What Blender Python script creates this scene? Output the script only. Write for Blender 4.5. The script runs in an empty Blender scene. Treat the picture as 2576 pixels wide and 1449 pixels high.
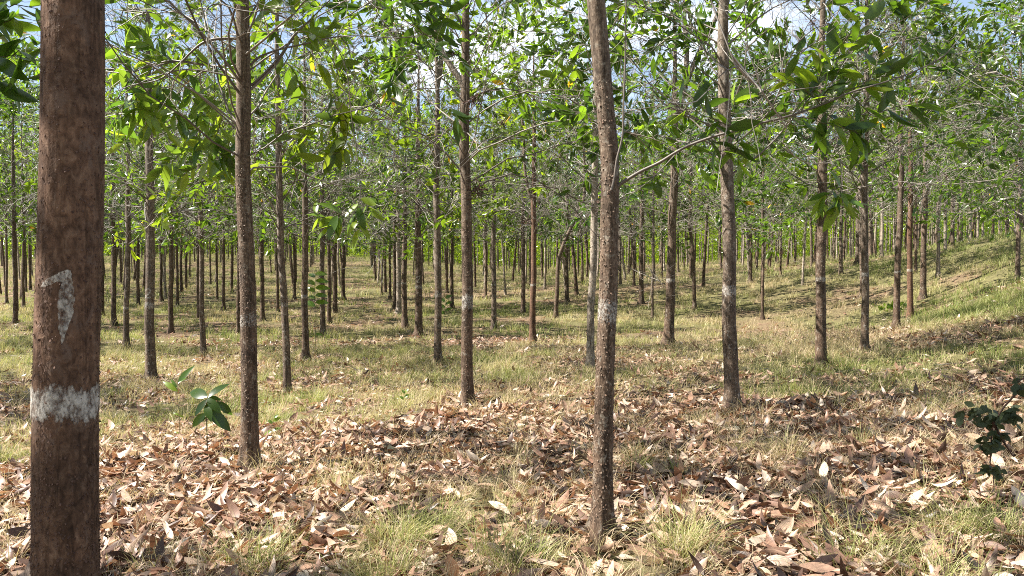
import bpy, math, random
import numpy as np
from mathutils import Vector
R = math.radians
PI = math.pi
SC = bpy.context.scene
COL = SC.collection

# ------------------------------------------------------------------ camera, world, sun, exposure
F = 1983.0                      # focal length in pixels of a 2576 px wide view
EYE = 1.55
PITCH = R(1.0)
DENOISE = False
cam = bpy.data.cameras.new('camera')
cam.sensor_width = 36.0
cam.lens = 36.0 * F / 2576.0
cam.clip_start = 0.05
cam.clip_end = 2000
cam.dof.use_dof = True
cam.dof.focus_distance = 8.0
cam.dof.aperture_fstop = 20.0
camo = bpy.data.objects.new('camera', cam)
COL.objects.link(camo)
camo.location = (0, 0, EYE)
camo.rotation_euler = (PI / 2 - PITCH, 0, 0)
SC.camera = camo

SUN_AZ, SUN_EL = R(-93), R(51)          # azimuth measured from the view direction (+Y) towards +X
sdir = Vector((math.sin(SUN_AZ) * math.cos(SUN_EL), math.cos(SUN_AZ) * math.cos(SUN_EL), math.sin(SUN_EL)))
w = bpy.data.worlds.new('World')
SC.world = w
w.use_nodes = True
nt = w.node_tree
nt.nodes.clear()
sky = nt.nodes.new('ShaderNodeTexSky')
sky.sky_type = 'NISHITA'
sky.sun_disc = False
sky.sun_elevation = SUN_EL
sky.sun_rotation = SUN_AZ % (2 * PI)
sky.air_density = 1.0
sky.dust_density = 0.3
sky.ozone_density = 1.0
tc = nt.nodes.new('ShaderNodeTexCoord')
mp = nt.nodes.new('ShaderNodeMapping')
mp.inputs['Scale'].default_value = (1.0, 1.0, 2.6)
cn = nt.nodes.new('ShaderNodeTexNoise')
cn.inputs['Scale'].default_value = 2.3
cn.inputs['Detail'].default_value = 7
cn.inputs['Roughness'].default_value = 0.55
cr = nt.nodes.new('ShaderNodeValToRGB')
cr.color_ramp.elements[0].color = (.09, .09, .09, 1)
cr.color_ramp.elements[0].position = 0.54
cr.color_ramp.elements[1].position = 0.68
mx = nt.nodes.new('ShaderNodeMix')
mx.data_type = 'RGBA'
mx.inputs['B'].default_value = (11.5, 12.0, 12.8, 1)
bg = nt.nodes.new('ShaderNodeBackground')
bg.inputs['Strength'].default_value = 0.05
wo = nt.nodes.new('ShaderNodeOutputWorld')
L = nt.links.new
L(tc.outputs['Generated'], mp.inputs['Vector'])
L(mp.outputs['Vector'], cn.inputs['Vector'])
L(cn.outputs['Fac'], cr.inputs['Fac'])
L(cr.outputs['Color'], mx.inputs['Factor'])
L(sky.outputs['Color'], mx.inputs['A'])
L(mx.outputs['Result'], bg.inputs['Color'])
L(bg.outputs['Background'], wo.inputs['Surface'])

sl = bpy.data.lights.new('sun', 'SUN')
sl.energy = 5.0
sl.angle = R(0.5)
sl.color = (1.0, 0.95, 0.87)
so = bpy.data.objects.new('sun', sl)
COL.objects.link(so)
so.rotation_euler = sdir.to_track_quat('Z', 'Y').to_euler()
so.location = (0, 0, 30)

SC.view_settings.view_transform = 'Standard'
SC.view_settings.look = 'None'
SC.view_settings.gamma = 1
SC.view_settings.exposure = 1.9
SC.cycles.max_bounces = 7
SC.cycles.diffuse_bounces = 3
SC.cycles.sample_clamp_indirect = 4.0
SC.cycles.filter_width = 1.0
SC.cycles.use_denoising = DENOISE
SC.cycles.transmission_bounces = 4
SC.cycles.transparent_max_bounces = 8
SC.cycles.caustics_reflective = False
SC.cycles.caustics_refractive = False

# ------------------------------------------------------------------ pixel helpers (where things stand)
def ray(px, py):
    x = (px - 1288.0) / F
    y = -(py - 724.5) / F
    c, s = math.cos(PITCH), math.sin(PITCH)
    # camera looks along +Y, tilted down by PITCH
    return np.array([x, c + y * s, -s + y * c])

def at(px, py, Y):
    d = ray(px, py)
    t = Y / d[1]
    return np.array([d[0] * t, Y, EYE + d[2] * t])

# ------------------------------------------------------------------ noise
_rs = np.random.RandomState(5)
_LAT = _rs.rand(256, 256)
def vnoise(x, y):
    x = np.asarray(x, float); y = np.asarray(y, float)
    xi = np.floor(x).astype(int); yi = np.floor(y).astype(int)
    fx = x - xi; fy = y - yi
    fx = fx * fx * (3 - 2 * fx); fy = fy * fy * (3 - 2 * fy)
    a = _LAT[xi & 255, yi & 255]; b = _LAT[(xi + 1) & 255, yi & 255]
    c = _LAT[xi & 255, (yi + 1) & 255]; d = _LAT[(xi + 1) & 255, (yi + 1) & 255]
    return (a * (1 - fx) + b * fx) * (1 - fy) + (c * (1 - fx) + d * fx) * fy
def fbm(x, y, o=4, g=0.5):
    s = 0; a = 1; t = 0
    for i in range(o):
        s = s + a * vnoise(x * 2 ** i + 17.3 * i, y * 2 ** i + 9.1 * i); t += a; a *= g
    return s / t

# ------------------------------------------------------------------ terrain
_ctl = [(1517,1340,4.52),(1177,1020,9.37),(1340,861,18),(628,1185,6.87),(380,955,13.6),(723,990,11.6),(769,908,16.1),
        (1053,848,20.5),(1102,916,15),(1842,1030,8.6),(2063,922,11.9),(2175,885,13.2),(2290,803,21.5),(1681,868,15.8),
        (1484,932,12.3),(38,814,23.5),(287,820,22.5),(431,838,21.5),(850,735,40),(850,690,58),(850,645,78),
        (200,735,38),(200,690,56),(200,648,78),(1300,740,36),(1300,700,52),(1300,676,75),(1700,712,34),(1700,682,50),
        (1700,664,70),(2000,690,36),(2000,668,50),(2000,652,66),(2115,692,30),(2396,650,28),(2438,606,33),(2360,697,26),
        (2322,752,23),(2254,828,18.5),(2500,612,28),(2576,800,13),(2576,1000,8.6),(2576,700,18.5),(2576,628,24),
        (2700,600,26),(850,655,110),(200,655,110),(1300,680,110),(2000,655,110),(2500,620,60),(2500,640,110),(-400,690,60),(-400,820,20)]
_P = [at(a, b, d) for a, b, d in _ctl]
_P += [np.array(v, float) for v in [(0,0,0.0),(-3,3,-.15),(3,3,.1),(0,-10,0),(-12,-8,0),(12,-8,.2),(-30,0,-.3),(30,0,1.2)]]
_P = np.array(_P)
def _U(r2):
    return np.where(r2 > 0, r2 * np.log(r2 + 1e-12), 0) * 0.5
def _fit():
    n = len(_P)
    d2 = ((_P[:, None, :2] - _P[None, :, :2]) ** 2).sum(-1)
    A = np.zeros((n + 3, n + 3))
    A[:n, :n] = _U(d2) + np.eye(n) * 6.0
    A[:n, n] = 1; A[:n, n + 1:] = _P[:, :2]
    A[n, :n] = 1; A[n + 1:, :n] = _P[:, :2].T
    return np.linalg.solve(A, np.concatenate([_P[:, 2], np.zeros(3)]))
_W = _fit()
def ground_z(x, y, fine=True):
    x = np.atleast_1d(np.asarray(x, float)); y = np.atleast_1d(np.asarray(y, float))
    xc = np.clip(x, -95, 95); yc = np.clip(y, -15, 125)
    n = len(_P)
    out = np.empty(x.shape)
    xf, yf = xc.ravel(), yc.ravel()
    o = np.empty(xf.shape)
    for i in range(0, len(xf), 20000):
        a = xf[i:i+20000]; b = yf[i:i+20000]
        d2 = (a[:, None] - _P[None, :, 0]) ** 2 + (b[:, None] - _P[None, :, 1]) ** 2
        o[i:i+20000] = _U(d2) @ _W[:n] + _W[n] + _W[n+1] * a + _W[n+2] * b
    out = o.reshape(x.shape)
    if fine:
        out = out + 0.10 * (fbm(x * .8 + 31, y * .8 + 7, 3) - .5) + 0.05 * (fbm(x * 3.1, y * 3.1, 2) - .5)
    return out
def hit(px, py):
    d = ray(px, py)
    t = np.concatenate([np.arange(1.5, 40, .05), np.arange(40, 120, .2)])
    x, y, z = d[0] * t, d[1] * t, EYE + d[2] * t
    g = ground_z(x, y)
    k = np.nonzero(z < g)[0]
    if len(k) == 0: return None
    return np.array([x[k[0]], y[k[0]], g[k[0]]])

# ------------------------------------------------------------------ object helpers
def tag(o, label=None, cat=None, group=None, kind=None):
    if label: o['label'] = label
    if cat: o['category'] = cat
    if group: o['group'] = group
    if kind: o['kind'] = kind
    return o
def empty(name, loc):
    o = bpy.data.objects.new(name, None)
    o.empty_display_size = 0.2
    COL.objects.link(o)
    o.location = loc
    return o
def link(name, me, parent=None, loc=None):
    o = bpy.data.objects.new(name, me)
    COL.objects.link(o)
    if parent is not None: o.parent = parent
    if loc is not None: o.location = loc
    return o
def raw_mesh(name, V, Q, mats, attrs=None, uv=None, mat_idx=None, smooth=True, corner=4):
    """V (n,3); Q (m,corner) faces"""
    me = bpy.data.meshes.new(name)
    V = np.ascontiguousarray(V, np.float32); Q = np.ascontiguousarray(Q, np.int32)
    me.vertices.add(len(V)); me.vertices.foreach_set('co', V.ravel())
    me.loops.add(Q.size); me.loops.foreach_set('vertex_index', Q.ravel())
    me.polygons.add(len(Q))
    me.polygons.foreach_set('loop_start', np.arange(0, Q.size, corner, dtype=np.int32))
    if mat_idx is not None: me.polygons.foreach_set('material_index', np.ascontiguousarray(mat_idx, np.int32))
    me.polygons.foreach_set('use_smooth', np.full(len(Q), smooth))
    for k, a in (attrs or {}).items():
        at_ = me.attributes.new(k, 'FLOAT', 'POINT')
        at_.data.foreach_set('value', np.ascontiguousarray(a, np.float32))
    if uv is not None:
        ul = me.uv_layers.new(name='UVMap')
        ul.data.foreach_set('uv', np.ascontiguousarray(uv[Q.ravel()], np.float32).ravel())
    for m in (mats if isinstance(mats, (list, tuple)) else [mats]): me.materials.append(m)
    me.update(calc_edges=True)
    return me
def norm(a):
    return a / np.maximum(np.linalg.norm(a, axis=-1, keepdims=True), 1e-9)

class Geo:
    """collects quads"""
    def __init__(s): s.V = []; s.Q = []; s.A = []; s.M = []; s.UV = []; s.n = 0
    def add(s, V, Q, a=None, m=0, uv=None):
        V = np.asarray(V).reshape(-1, 3)
        s.V.append(V); s.Q.append(np.asarray(Q) + s.n); s.n += len(V)
        s.A.append(np.full(len(V), .5) if a is None else a)
        s.UV.append(np.zeros((len(V), 2)) if uv is None else uv)
        s.M.append(np.full(len(Q), m))
    def mesh(s, name, mats, smooth=True):
        return raw_mesh(name, np.concatenate(s.V), np.concatenate(s.Q), mats, {'rnd': np.concatenate(s.A)},
                        np.concatenate(s.UV), np.concatenate(s.M), smooth)
    def empty(s): return s.n == 0

def tubes(g, P, Rr, sides=4, m=0, rs=None, rr=(0, 1)):
    """P (M,n,3) polylines, Rr (M,n) radii"""
    P = np.asarray(P, float); M, n, _ = P.shape
    T = np.empty_like(P)
    T[:, 1:-1] = P[:, 2:] - P[:, :-2]; T[:, 0] = P[:, 1] - P[:, 0]; T[:, -1] = P[:, -1] - P[:, -2]
    T = norm(T)
    ref = np.where(np.abs(T[:, :1, 2:3]) > .8, np.array([1., 0, 0]), np.array([0., 0, 1.]))
    a = norm(np.cross(T, np.broadcast_to(ref, T.shape))); b = np.cross(T, a)
    th = np.arange(sides) * 2 * PI / sides
    V = P[:, :, None] + Rr[:, :, None, None] * (a[:, :, None] * np.cos(th)[None, None, :, None] + b[:, :, None] * np.sin(th)[None, None, :, None])
    i = (np.arange(M) * n * sides)[:, None, None] + (np.arange(n - 1) * sides)[None, :, None] + np.arange(sides)[None, None, :]
    j = (np.arange(M) * n * sides)[:, None, None] + (np.arange(n - 1) * sides)[None, :, None] + ((np.arange(sides) + 1) % sides)[None, None, :]
    Q = np.stack([i, j, j + sides, i + sides], -1).reshape(-1, 4)
    r = rr[0] + (rr[1] - rr[0]) * (rs if rs is not None else np.random.RandomState(1)).rand(M)
    g.add(V, Q, np.repeat(r, n * sides), m)

def grow(rs, start, d, length, n, droop, wig):
    """vectorised branch growth: returns (M,n,3)"""
    M = len(start)
    P = np.empty((M, n, 3)); P[:, 0] = start
    d = norm(np.asarray(d, float)).copy()
    st = (length / (n - 1))[:, None]
    turn = rs.randn(M, 3) * wig * .5
    for k in range(1, n):
        P[:, k] = P[:, k - 1] + d * st
        d = d + rs.randn(M, 3) * wig + turn
        d[:, 2] -= (droop if np.isscalar(droop) else droop)
        d = norm(d)
    return P
def along(P, idx, t):
    """points and directions on polylines P[idx] at parameter t"""
    n = P.shape[1]; f = t * (n - 1); k = np.minimum(f.astype(int), n - 2); u = (f - k)[:, None]
    a = P[idx, k]; b = P[idx, k + 1]
    return a * (1 - u) + b * u, norm(b - a)

def leaf_geo(g, O, D, U, Ln, Wd, curl, rnd, st=5, fold=.25, twist=None, m=0):
    """leaves as curved folded blades; st = stations (2 = plain diamond)"""
    N = len(O)
    if N == 0: return
    D = norm(D); S = norm(np.cross(D, U)); U = np.cross(S, D)
    if st == 2:
        mid = O + D * (Ln * .45)[:, None]
        V = np.stack([O, mid + S * (Wd * .5)[:, None] + U * (curl * Ln * .3)[:, None], O + D * Ln[:, None] - U * (curl * Ln * .3)[:, None],
                      mid - S * (Wd * .5)[:, None] + U * (curl * Ln * .1)[:, None]], 1)
        Q = np.arange(N * 4).reshape(N, 4)
        uv = np.tile(np.array([[.5, 0], [1, .5], [.5, 1], [0, .5]]), (N, 1))
        g.add(V, Q, np.repeat(rnd, 4), m, uv); return
    t = np.linspace(0, 1, st)
    wf = np.sin(PI * np.clip(t, 0, 1) ** .85) ** .8; wf[0] = .06; wf[-1] = .02
    c = O[:, None] + D[:, None] * (Ln[:, None] * (t - .12 * np.abs(curl[:, None]) * t ** 2))[..., None] \
        - U[:, None] * (Ln[:, None] * curl[:, None] * t ** 2)[..., None]
    if twist is not None:
        ang = twist[:, None] * t[None, :]
        S2 = S[:, None] * np.cos(ang)[..., None] + U[:, None] * np.sin(ang)[..., None]
        U2 = U[:, None] * np.cos(ang)[..., None] - S[:, None] * np.sin(ang)[..., None]
    else:
        S2 = np.broadcast_to(S[:, None], c.shape); U2 = np.broadcast_to(U[:, None], c.shape)
    hw = (Wd[:, None] * .5 * wf[None])[..., None]
    fo = fold if np.isscalar(fold) else fold[:, None, None]
    l = c - S2 * hw + U2 * hw * fo
    r = c + S2 * hw + U2 * hw * fo
    V = np.stack([l, c, r], 2)               # N,st,3,3
    base = (np.arange(N) * st * 3)[:, None] + (np.arange(st - 1) * 3)[None]
    q1 = np.stack([base, base + 1, base + 4, base + 3], -1)
    q2 = np.stack([base + 1, base + 2, base + 5, base + 4], -1)
    Q = np.concatenate([q1.reshape(-1, 4), q2.reshape(-1, 4)])
    uvt = np.stack([np.tile(np.array([0, .5, 1.]), st), np.repeat(t, 3)], -1)
    g.add(V, Q, np.repeat(rnd, st * 3), m, np.tile(uvt, (N, 1)))

# ------------------------------------------------------------------ materials
def mat(name):
    m = bpy.data.materials.new(name); m.use_nodes = True
    n = m.node_tree.nodes; n.clear()
    o = n.new('ShaderNodeOutputMaterial')
    return m, m.node_tree, o
def N(t, kind, **kw):
    n = t.nodes.new(kind)
    for k, v in kw.items():
        if k in n.inputs: n.inputs[k].default_value = v
        else: setattr(n, k, v)
    return n
def ramp(t, fac, stops):
    r = t.nodes.new('ShaderNodeValToRGB')
    e = r.color_ramp.elements
    while len(e) > 1: e.remove(e[-1])
    e[0].position = stops[0][0]; e[0].color = (*stops[0][1], 1)
    for p, c in stops[1:]:
        x = e.new(p); x.color = (*c, 1)
    t.links.new(fac, r.inputs['Fac'])
    return r.outputs['Color']
def mixc(t, f, a, b, mode='MIX'):
    m = t.nodes.new('ShaderNodeMix'); m.data_type = 'RGBA'; m.blend_type = mode
    for k, v in (('Factor', f), ('A', a), ('B', b)):
        if isinstance(v, (int, float)): m.inputs[k].default_value = v
        elif isinstance(v, tuple): m.inputs[k].default_value = (*v, 1)
        else: t.links.new(v, m.inputs[k])
    return m.outputs['Result']

def leaf_mat(name, stops, trans, rough=.27, tf=.47, spec=.5):
    m, t, o = mat(name)
    a = N(t, 'ShaderNodeAttribute', attribute_name='rnd')
    c = ramp(t, a.outputs['Fac'], stops)
    oi = N(t, 'ShaderNodeObjectInfo')
    c = mixc(t, 1.0, c, ramp(t, oi.outputs['Random'], [(0, (.78, .86, .95)), (.5, (1, 1, 1)), (1, (1.35, 1.15, .9))]), 'MULTIPLY')
    ct = mixc(t, 1.0, c, trans, 'MULTIPLY')
    p = N(t, 'ShaderNodeBsdfPrincipled', Roughness=rough)
    p.inputs['Specular IOR Level'].default_value = spec
    t.links.new(c, p.inputs['Base Color'])
    tr = N(t, 'ShaderNodeBsdfTranslucent')
    t.links.new(ct, tr.inputs['Color'])
    ms = N(t, 'ShaderNodeMixShader', Fac=tf)
    t.links.new(p.outputs[0], ms.inputs[1]); t.links.new(tr.outputs[0], ms.inputs[2])
    t.links.new(ms.outputs[0], o.inputs['Surface'])
    return m
M_LEAF = leaf_mat('green_leaf', [(0, (.022, .043, .008)), (.35, (.042, .080, .010)), (.7, (.082, .132, .014)), (.955, (.14, .20, .02)),
                                 (.975, (.5, .32, .03)), (1, (.45, .22, .03))], (3.0, 3.0, 1.3))
M_LEAFY = leaf_mat('fresh_leaf', [(0, (.05, .10, .014)), (.5, (.10, .17, .02)), (.9, (.17, .24, .028)), (.975, (.5, .36, .03)), (1, (.45, .22, .03))], (2.2, 2.1, 1.2))

def blade_mat(name, stops):
    m, t, o = mat(name)
    a = N(t, 'ShaderNodeAttribute', attribute_name='rnd')
    c = ramp(t, a.outputs['Fac'], stops)
    p = N(t, 'ShaderNodeBsdfPrincipled', Roughness=.55)
    p.inputs['Specular IOR Level'].default_value = .3
    t.links.new(c, p.inputs['Base Color'])
    tr = N(t, 'ShaderNodeBsdfTranslucent'); t.links.new(mixc(t, 1.0, c, (1.3, 1.35, .9), 'MULTIPLY'), tr.inputs['Color'])
    ms = N(t, 'ShaderNodeMixShader', Fac=.35)
    t.links.new(p.outputs[0], ms.inputs[1]); t.links.new(tr.outputs[0], ms.inputs[2])
    t.links.new(ms.outputs[0], o.inputs['Surface'])
    return m
M_GRASS = blade_mat('grass_blade', [(0, (.44, .34, .22)), (.28, (.42, .36, .20)), (.45, (.33, .32, .14)), (.7, (.26, .28, .085)), (1, (.14, .18, .045))])

def litter_mat():
    m, t, o = mat('dry_leaf')
    a = N(t, 'ShaderNodeAttribute', attribute_name='rnd')
    c = ramp(t, a.outputs['Fac'], [(0, (.045, .028, .022)), (.2, (.12, .070, .050)), (.42, (.27, .152, .10)), (.63, (.38, .25, .172)), (.82, (.39, .31, .235)), (.95, (.55, .47, .38)), (1, (.58, .48, .24))])
    uv = N(t, 'ShaderNodeUVMap')
    sx = N(t, 'ShaderNodeSeparateXYZ'); t.links.new(uv.outputs[0], sx.inputs[0])
    wv = N(t, 'ShaderNodeMath', operation='SINE'); mu = N(t, 'ShaderNodeMath', operation='MULTIPLY'); mu.inputs[1].default_value = 44
    t.links.new(sx.outputs['X'], mu.inputs[0]); t.links.new(mu.outputs[0], wv.inputs[0])
    mr = N(t, 'ShaderNodeMapRange'); mr.inputs['From Min'].default_value = -1; mr.inputs['To Min'].default_value = .78; mr.inputs['To Max'].default_value = 1.18
    t.links.new(wv.outputs[0], mr.inputs['Value'])
    ns = N(t, 'ShaderNodeTexNoise'); ns.inputs['Scale'].default_value = 38; ns.inputs['Detail'].default_value = 3
    ge = N(t, 'ShaderNodeNewGeometry'); t.links.new(ge.outputs['Position'], ns.inputs['Vector'])
    c2 = mixc(t, 1.0, c, mr.outputs[0], 'MULTIPLY')
    nr = N(t, 'ShaderNodeMapRange'); nr.inputs['To Min'].default_value = .6; nr.inputs['To Max'].default_value = 1.4
    t.links.new(ns.outputs['Fac'], nr.inputs['Value'])
    c3 = mixc(t, 1.0, c2, nr.outputs[0], 'MULTIPLY')
    p = N(t, 'ShaderNodeBsdfPrincipled', Roughness=.45)
    p.inputs['Specular IOR Level'].default_value = .45
    t.links.new(c3, p.inputs['Base Color'])
    tr = N(t, 'ShaderNodeBsdfTranslucent'); t.links.new(mixc(t, 1.0, c3, (1.2, .9, .6), 'MULTIPLY'), tr.inputs['Color'])
    ms = N(t, 'ShaderNodeMixShader', Fac=.2)
    t.links.new(p.outputs[0], ms.inputs[1]); t.links.new(tr.outputs[0], ms.inputs[2])
    t.links.new(ms.outputs[0], o.inputs['Surface'])
    return m
M_LITTER = litter_mat()

def bark_mat(name, dark, mid, light, lich, fine=60., bump=.5):
    m, t, o = mat(name)
    tc = N(t, 'ShaderNodeTexCoord'); oi = N(t, 'ShaderNodeObjectInfo')
    ad = N(t, 'ShaderNodeVectorMath', operation='ADD')
    mu = N(t, 'ShaderNodeVectorMath', operation='SCALE'); mu.inputs['Scale'].default_value = 50
    cb = N(t, 'ShaderNodeCombineXYZ')
    for k in 'XYZ': t.links.new(oi.outputs['Random'], cb.inputs[k])
    t.links.new(cb.outputs[0], mu.inputs[0])
    t.links.new(tc.outputs['Object'], ad.inputs[0]); t.links.new(mu.outputs[0], ad.inputs[1])
    v = ad.outputs[0]
    def ns(scale, sc=(1, 1, 1), det=4, rough=.6):
        mp = N(t, 'ShaderNodeMapping'); mp.inputs['Scale'].default_value = sc; t.links.new(v, mp.inputs['Vector'])
        n = N(t, 'ShaderNodeTexNoise'); n.inputs['Scale'].default_value = scale; n.inputs['Detail'].default_value = det; n.inputs['Roughness'].default_value = rough
        n.inputs['Distortion'].default_value = .7; t.links.new(mp.outputs[0], n.inputs['Vector']); return n.outputs['Fac']
    n1 = ns(fine, (1, 1, .55)); n2 = ns(5.0, (1, 1, .8), 5); n3 = ns(17, (1.2, 1.2, .9), 4, .7); n4 = ns(9, (.35, .35, 5.5), 3)
    c = ramp(t, n1, [(.3, dark), (.52, mid), (.72, light)])
    big = ramp(t, n2, [(.36, (.55, .55, .55)), (.62, (1.25, 1.2, 1.15))])
    c = mixc(t, 1.0, c, big, 'MULTIPLY')
    ring = ramp(t, n4, [(.35, (.84, .84, .84)), (.6, (1.06, 1.06, 1.06))])
    c = mixc(t, 1.0, c, ring, 'MULTIPLY')
    sx = N(t, 'ShaderNodeSeparateXYZ'); t.links.new(tc.outputs['Object'], sx.inputs[0])
    hz = N(t, 'ShaderNodeMath', operation='MULTIPLY_ADD'); t.links.new(n2, hz.inputs[0]); hz.inputs[1].default_value = 2.4; t.links.new(sx.outputs['Z'], hz.inputs[2])
    hf = N(t, 'ShaderNodeMapRange'); hf.inputs['From Min'].default_value = 1.7; hf.inputs['From Max'].default_value = 5.2; hf.inputs['To Max'].default_value = .8
    t.links.new(hz.outputs[0], hf.inputs['Value'])
    up = ramp(t, n1, [(.3, tuple(.6 * v for v in mid)), (.7, tuple(.5 * (a_ + b_) for a_, b_ in zip(light, lich)))])
    c = mixc(t, hf.outputs[0], c, mixc(t, 1.0, up, ring, 'MULTIPLY'))
    cv = ns(26, (1.6, 1.6, .16), 4, .65)
    c = mixc(t, 1.0, c, ramp(t, cv, [(.38, (.55, .53, .5)), (.52, (1.12, 1.12, 1.12))]), 'MULTIPLY')
    lm = ramp(t, n3, [(.56, (0, 0, 0)), (.68, (1, 1, 1))])
    c = mixc(t, lm, c, lich)
    p = N(t, 'ShaderNodeBsdfPrincipled', Roughness=.85)
    p.inputs['Specular IOR Level'].default_value = .25
    t.links.new(c, p.inputs['Base Color'])
    bp = N(t, 'ShaderNodeBump', Strength=bump, Distance=.008)
    hm = N(t, 'ShaderNodeMath', operation='ADD'); t.links.new(n1, hm.inputs[0]); t.links.new(cv, hm.inputs[1])
    t.links.new(hm.outputs[0], bp.inputs['Height']); t.links.new(bp.outputs[0], p.inputs['Normal'])
    t.links.new(p.outputs[0], o.inputs['Surface'])
    return m
M_BARK = {
    'red':   bark_mat('bark_red_brown', (.042, .022, .013), (.112, .062, .038), (.20, .128, .085), (.13, .085, .062), 70),
    'brown': bark_mat('bark_brown', (.038, .024, .015), (.092, .060, .040), (.175, .128, .09), (.22, .19, .15), 60),
    'grey':  bark_mat('bark_grey_brown', (.050, .035, .024), (.112, .080, .056), (.20, .155, .115), (.29, .26, .22), 55),
    'pale':  bark_mat('bark_pale_grey', (.14, .11, .085), (.26, .215, .17), (.39, .335, .275), (.46, .41, .35), 45),
}
def simple(name, stops, rough=.7, spec=.3):
    m, t, o = mat(name)
    a = N(t, 'ShaderNodeAttribute', attribute_name='rnd')
    c = ramp(t, a.outputs['Fac'], stops)
    p = N(t, 'ShaderNodeBsdfPrincipled', Roughness=rough); p.inputs['Specular IOR Level'].default_value = spec
    t.links.new(c, p.inputs['Base Color']); t.links.new(p.outputs[0], o.inputs['Surface'])
    return m
M_TWIG = simple('twig_grey', [(0, (.07, .055, .042)), (.4, (.17, .145, .12)), (1, (.42, .38, .33))], .55, .45)
M_FLAKE = simple('bark_flake', [(0, (.10, .055, .035)), (.5, (.13, .088, .06)), (1, (.19, .145, .11))], .8)
M_SCALE = simple('bark_scale_red', [(0, (.05, .024, .016)), (.6, (.11, .06, .04)), (1, (.22, .145, .105))], .8)
M_POD = simple('seed_pod', [(0, (.03, .016, .011)), (1, (.10, .045, .028))], .6)
M_STEM = simple('green_stem', [(0, (.06, .055, .025)), (1, (.13, .11, .05))], .5)

def paint_mat():
    m, t, o = mat('worn_white_paint')
    tc = N(t, 'ShaderNodeTexCoord')
    mp = N(t, 'ShaderNodeMapping'); mp.inputs['Scale'].default_value = (1, 1, .6); t.links.new(tc.outputs['Object'], mp.inputs['Vector'])
    n = N(t, 'ShaderNodeTexNoise'); n.inputs['Scale'].default_value = 75; n.inputs['Detail'].default_value = 5; n.inputs['Roughness'].default_value = .7
    vo = N(t, 'ShaderNodeTexVoronoi', feature='DISTANCE_TO_EDGE'); vo.inputs['Scale'].default_value = 110
    t.links.new(mp.outputs[0], n.inputs['Vector']); t.links.new(mp.outputs[0], vo.inputs['Vector'])
    a = N(t, 'ShaderNodeAttribute', attribute_name='rnd')        # 1 = solid paint, 0 = edge of the mark
    s = N(t, 'ShaderNodeMath', operation='MULTIPLY_ADD'); t.links.new(a.outputs['Fac'], s.inputs[0]); s.inputs[1].default_value = .56
    t.links.new(n.outputs['Fac'], s.inputs[2])
    cr = N(t, 'ShaderNodeMath', operation='MULTIPLY_ADD'); t.links.new(vo.outputs['Distance'], cr.inputs[0]); cr.inputs[1].default_value = .45
    t.links.new(s.outputs[0], cr.inputs[2])
    al = N(t, 'ShaderNodeMapRange'); al.inputs['From Min'].default_value = .80; al.inputs['From Max'].default_value = 1.12
    t.links.new(cr.outputs[0], al.inputs['Value'])
    c = ramp(t, n.outputs['Fac'], [(.3, (.20, .16, .13)), (.62, (.46, .43, .38))])
    p = N(t, 'ShaderNodeBsdfPrincipled', Roughness=.8); t.links.new(c, p.inputs['Base Color'])
    bp = N(t, 'ShaderNodeBump', Strength=.6, Distance=.006); t.links.new(n.outputs['Fac'], bp.inputs['Height']); t.links.new(bp.outputs[0], p.inputs['Normal'])
    t.links.new(al.outputs[0], p.inputs['Alpha'])
    t.links.new(p.outputs[0], o.inputs['Surface'])
    return m
M_PAINT = paint_mat()

def ground_mat():
    m, t, o = mat('forest_soil')
    ge = N(t, 'ShaderNodeNewGeometry')
    def ns(s, d=5, r=.6):
        n = N(t, 'ShaderNodeTexNoise'); n.inputs['Scale'].default_value = s; n.inputs['Detail'].default_value = d; n.inputs['Roughness'].default_value = r
        t.links.new(ge.outputs['Position'], n.inputs['Vector']); return n.outputs['Fac']
    a = N(t, 'ShaderNodeAttribute', attribute_name='rnd')
    soil = ramp(t, ns(22, 8, .75), [(.3, (.055, .034, .022)), (.5, (.15, .10, .065)), (.7, (.28, .20, .13))])
    grs = ramp(t, ns(6, 8, .8), [(.3, (.05, .04, .022)), (.5, (.11, .10, .045)), (.7, (.19, .17, .075))])
    c = mixc(t, a.outputs['Fac'], soil, grs)
    p = N(t, 'ShaderNodeBsdfPrincipled', Roughness=.95); p.inputs['Specular IOR Level'].default_value = .1
    t.links.new(c, p.inputs['Base Color'])
    bp = N(t, 'ShaderNodeBump', Strength=.7, Distance=.05); t.links.new(ns(30, 6, .7), bp.inputs['Height']); t.links.new(bp.outputs[0], p.inputs['Normal'])
    t.links.new(p.outputs[0], o.inputs['Surface'])
    return m

# ------------------------------------------------------------------ ground
def grassiness(x, y):
    """0 = leaf litter, 1 = grass"""
    dist = np.sqrt(x * x + y * y)
    n = .55 * fbm(x * .42 + 3, y * .42 + 11, 4) + .45 * fbm(x * 1.5 + 9, y * 1.5 + 5, 3)
    base = np.clip((dist - 5.5) / 8.0, 0, 1) * .40 - .25 * np.clip((6.5 - dist) / 2, 0, 1) + np.clip((dist - 15) / 14, 0, 1) * .20
    bank = np.clip((x - .42 * y - 0.5) / 3.5, 0, 1) * np.clip((y - 9) / 4, 0, 1) * .5
    return np.clip((n - .58) * 4.2 + .46 + base + bank, 0, 1)
u = np.linspace(-1, 1, 420)
gx = np.sinh(u * 5.2) / math.sinh(5.2) * 420
v = np.linspace(-.42, 1, 520)
gy = np.sinh(v * 5.2) / math.sinh(5.2) * 420 + 5
GX, GY = np.meshgrid(gx, gy, indexing='ij')
GZ = ground_z(GX.ravel(), GY.ravel()).reshape(GX.shape)
i0 = np.arange(len(gx) - 1)[:, None] * len(gy) + np.arange(len(gy) - 1)[None]
GQ = np.stack([i0, i0 + len(gy), i0 + len(gy) + 1, i0 + 1], -1).reshape(-1, 4)
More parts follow.
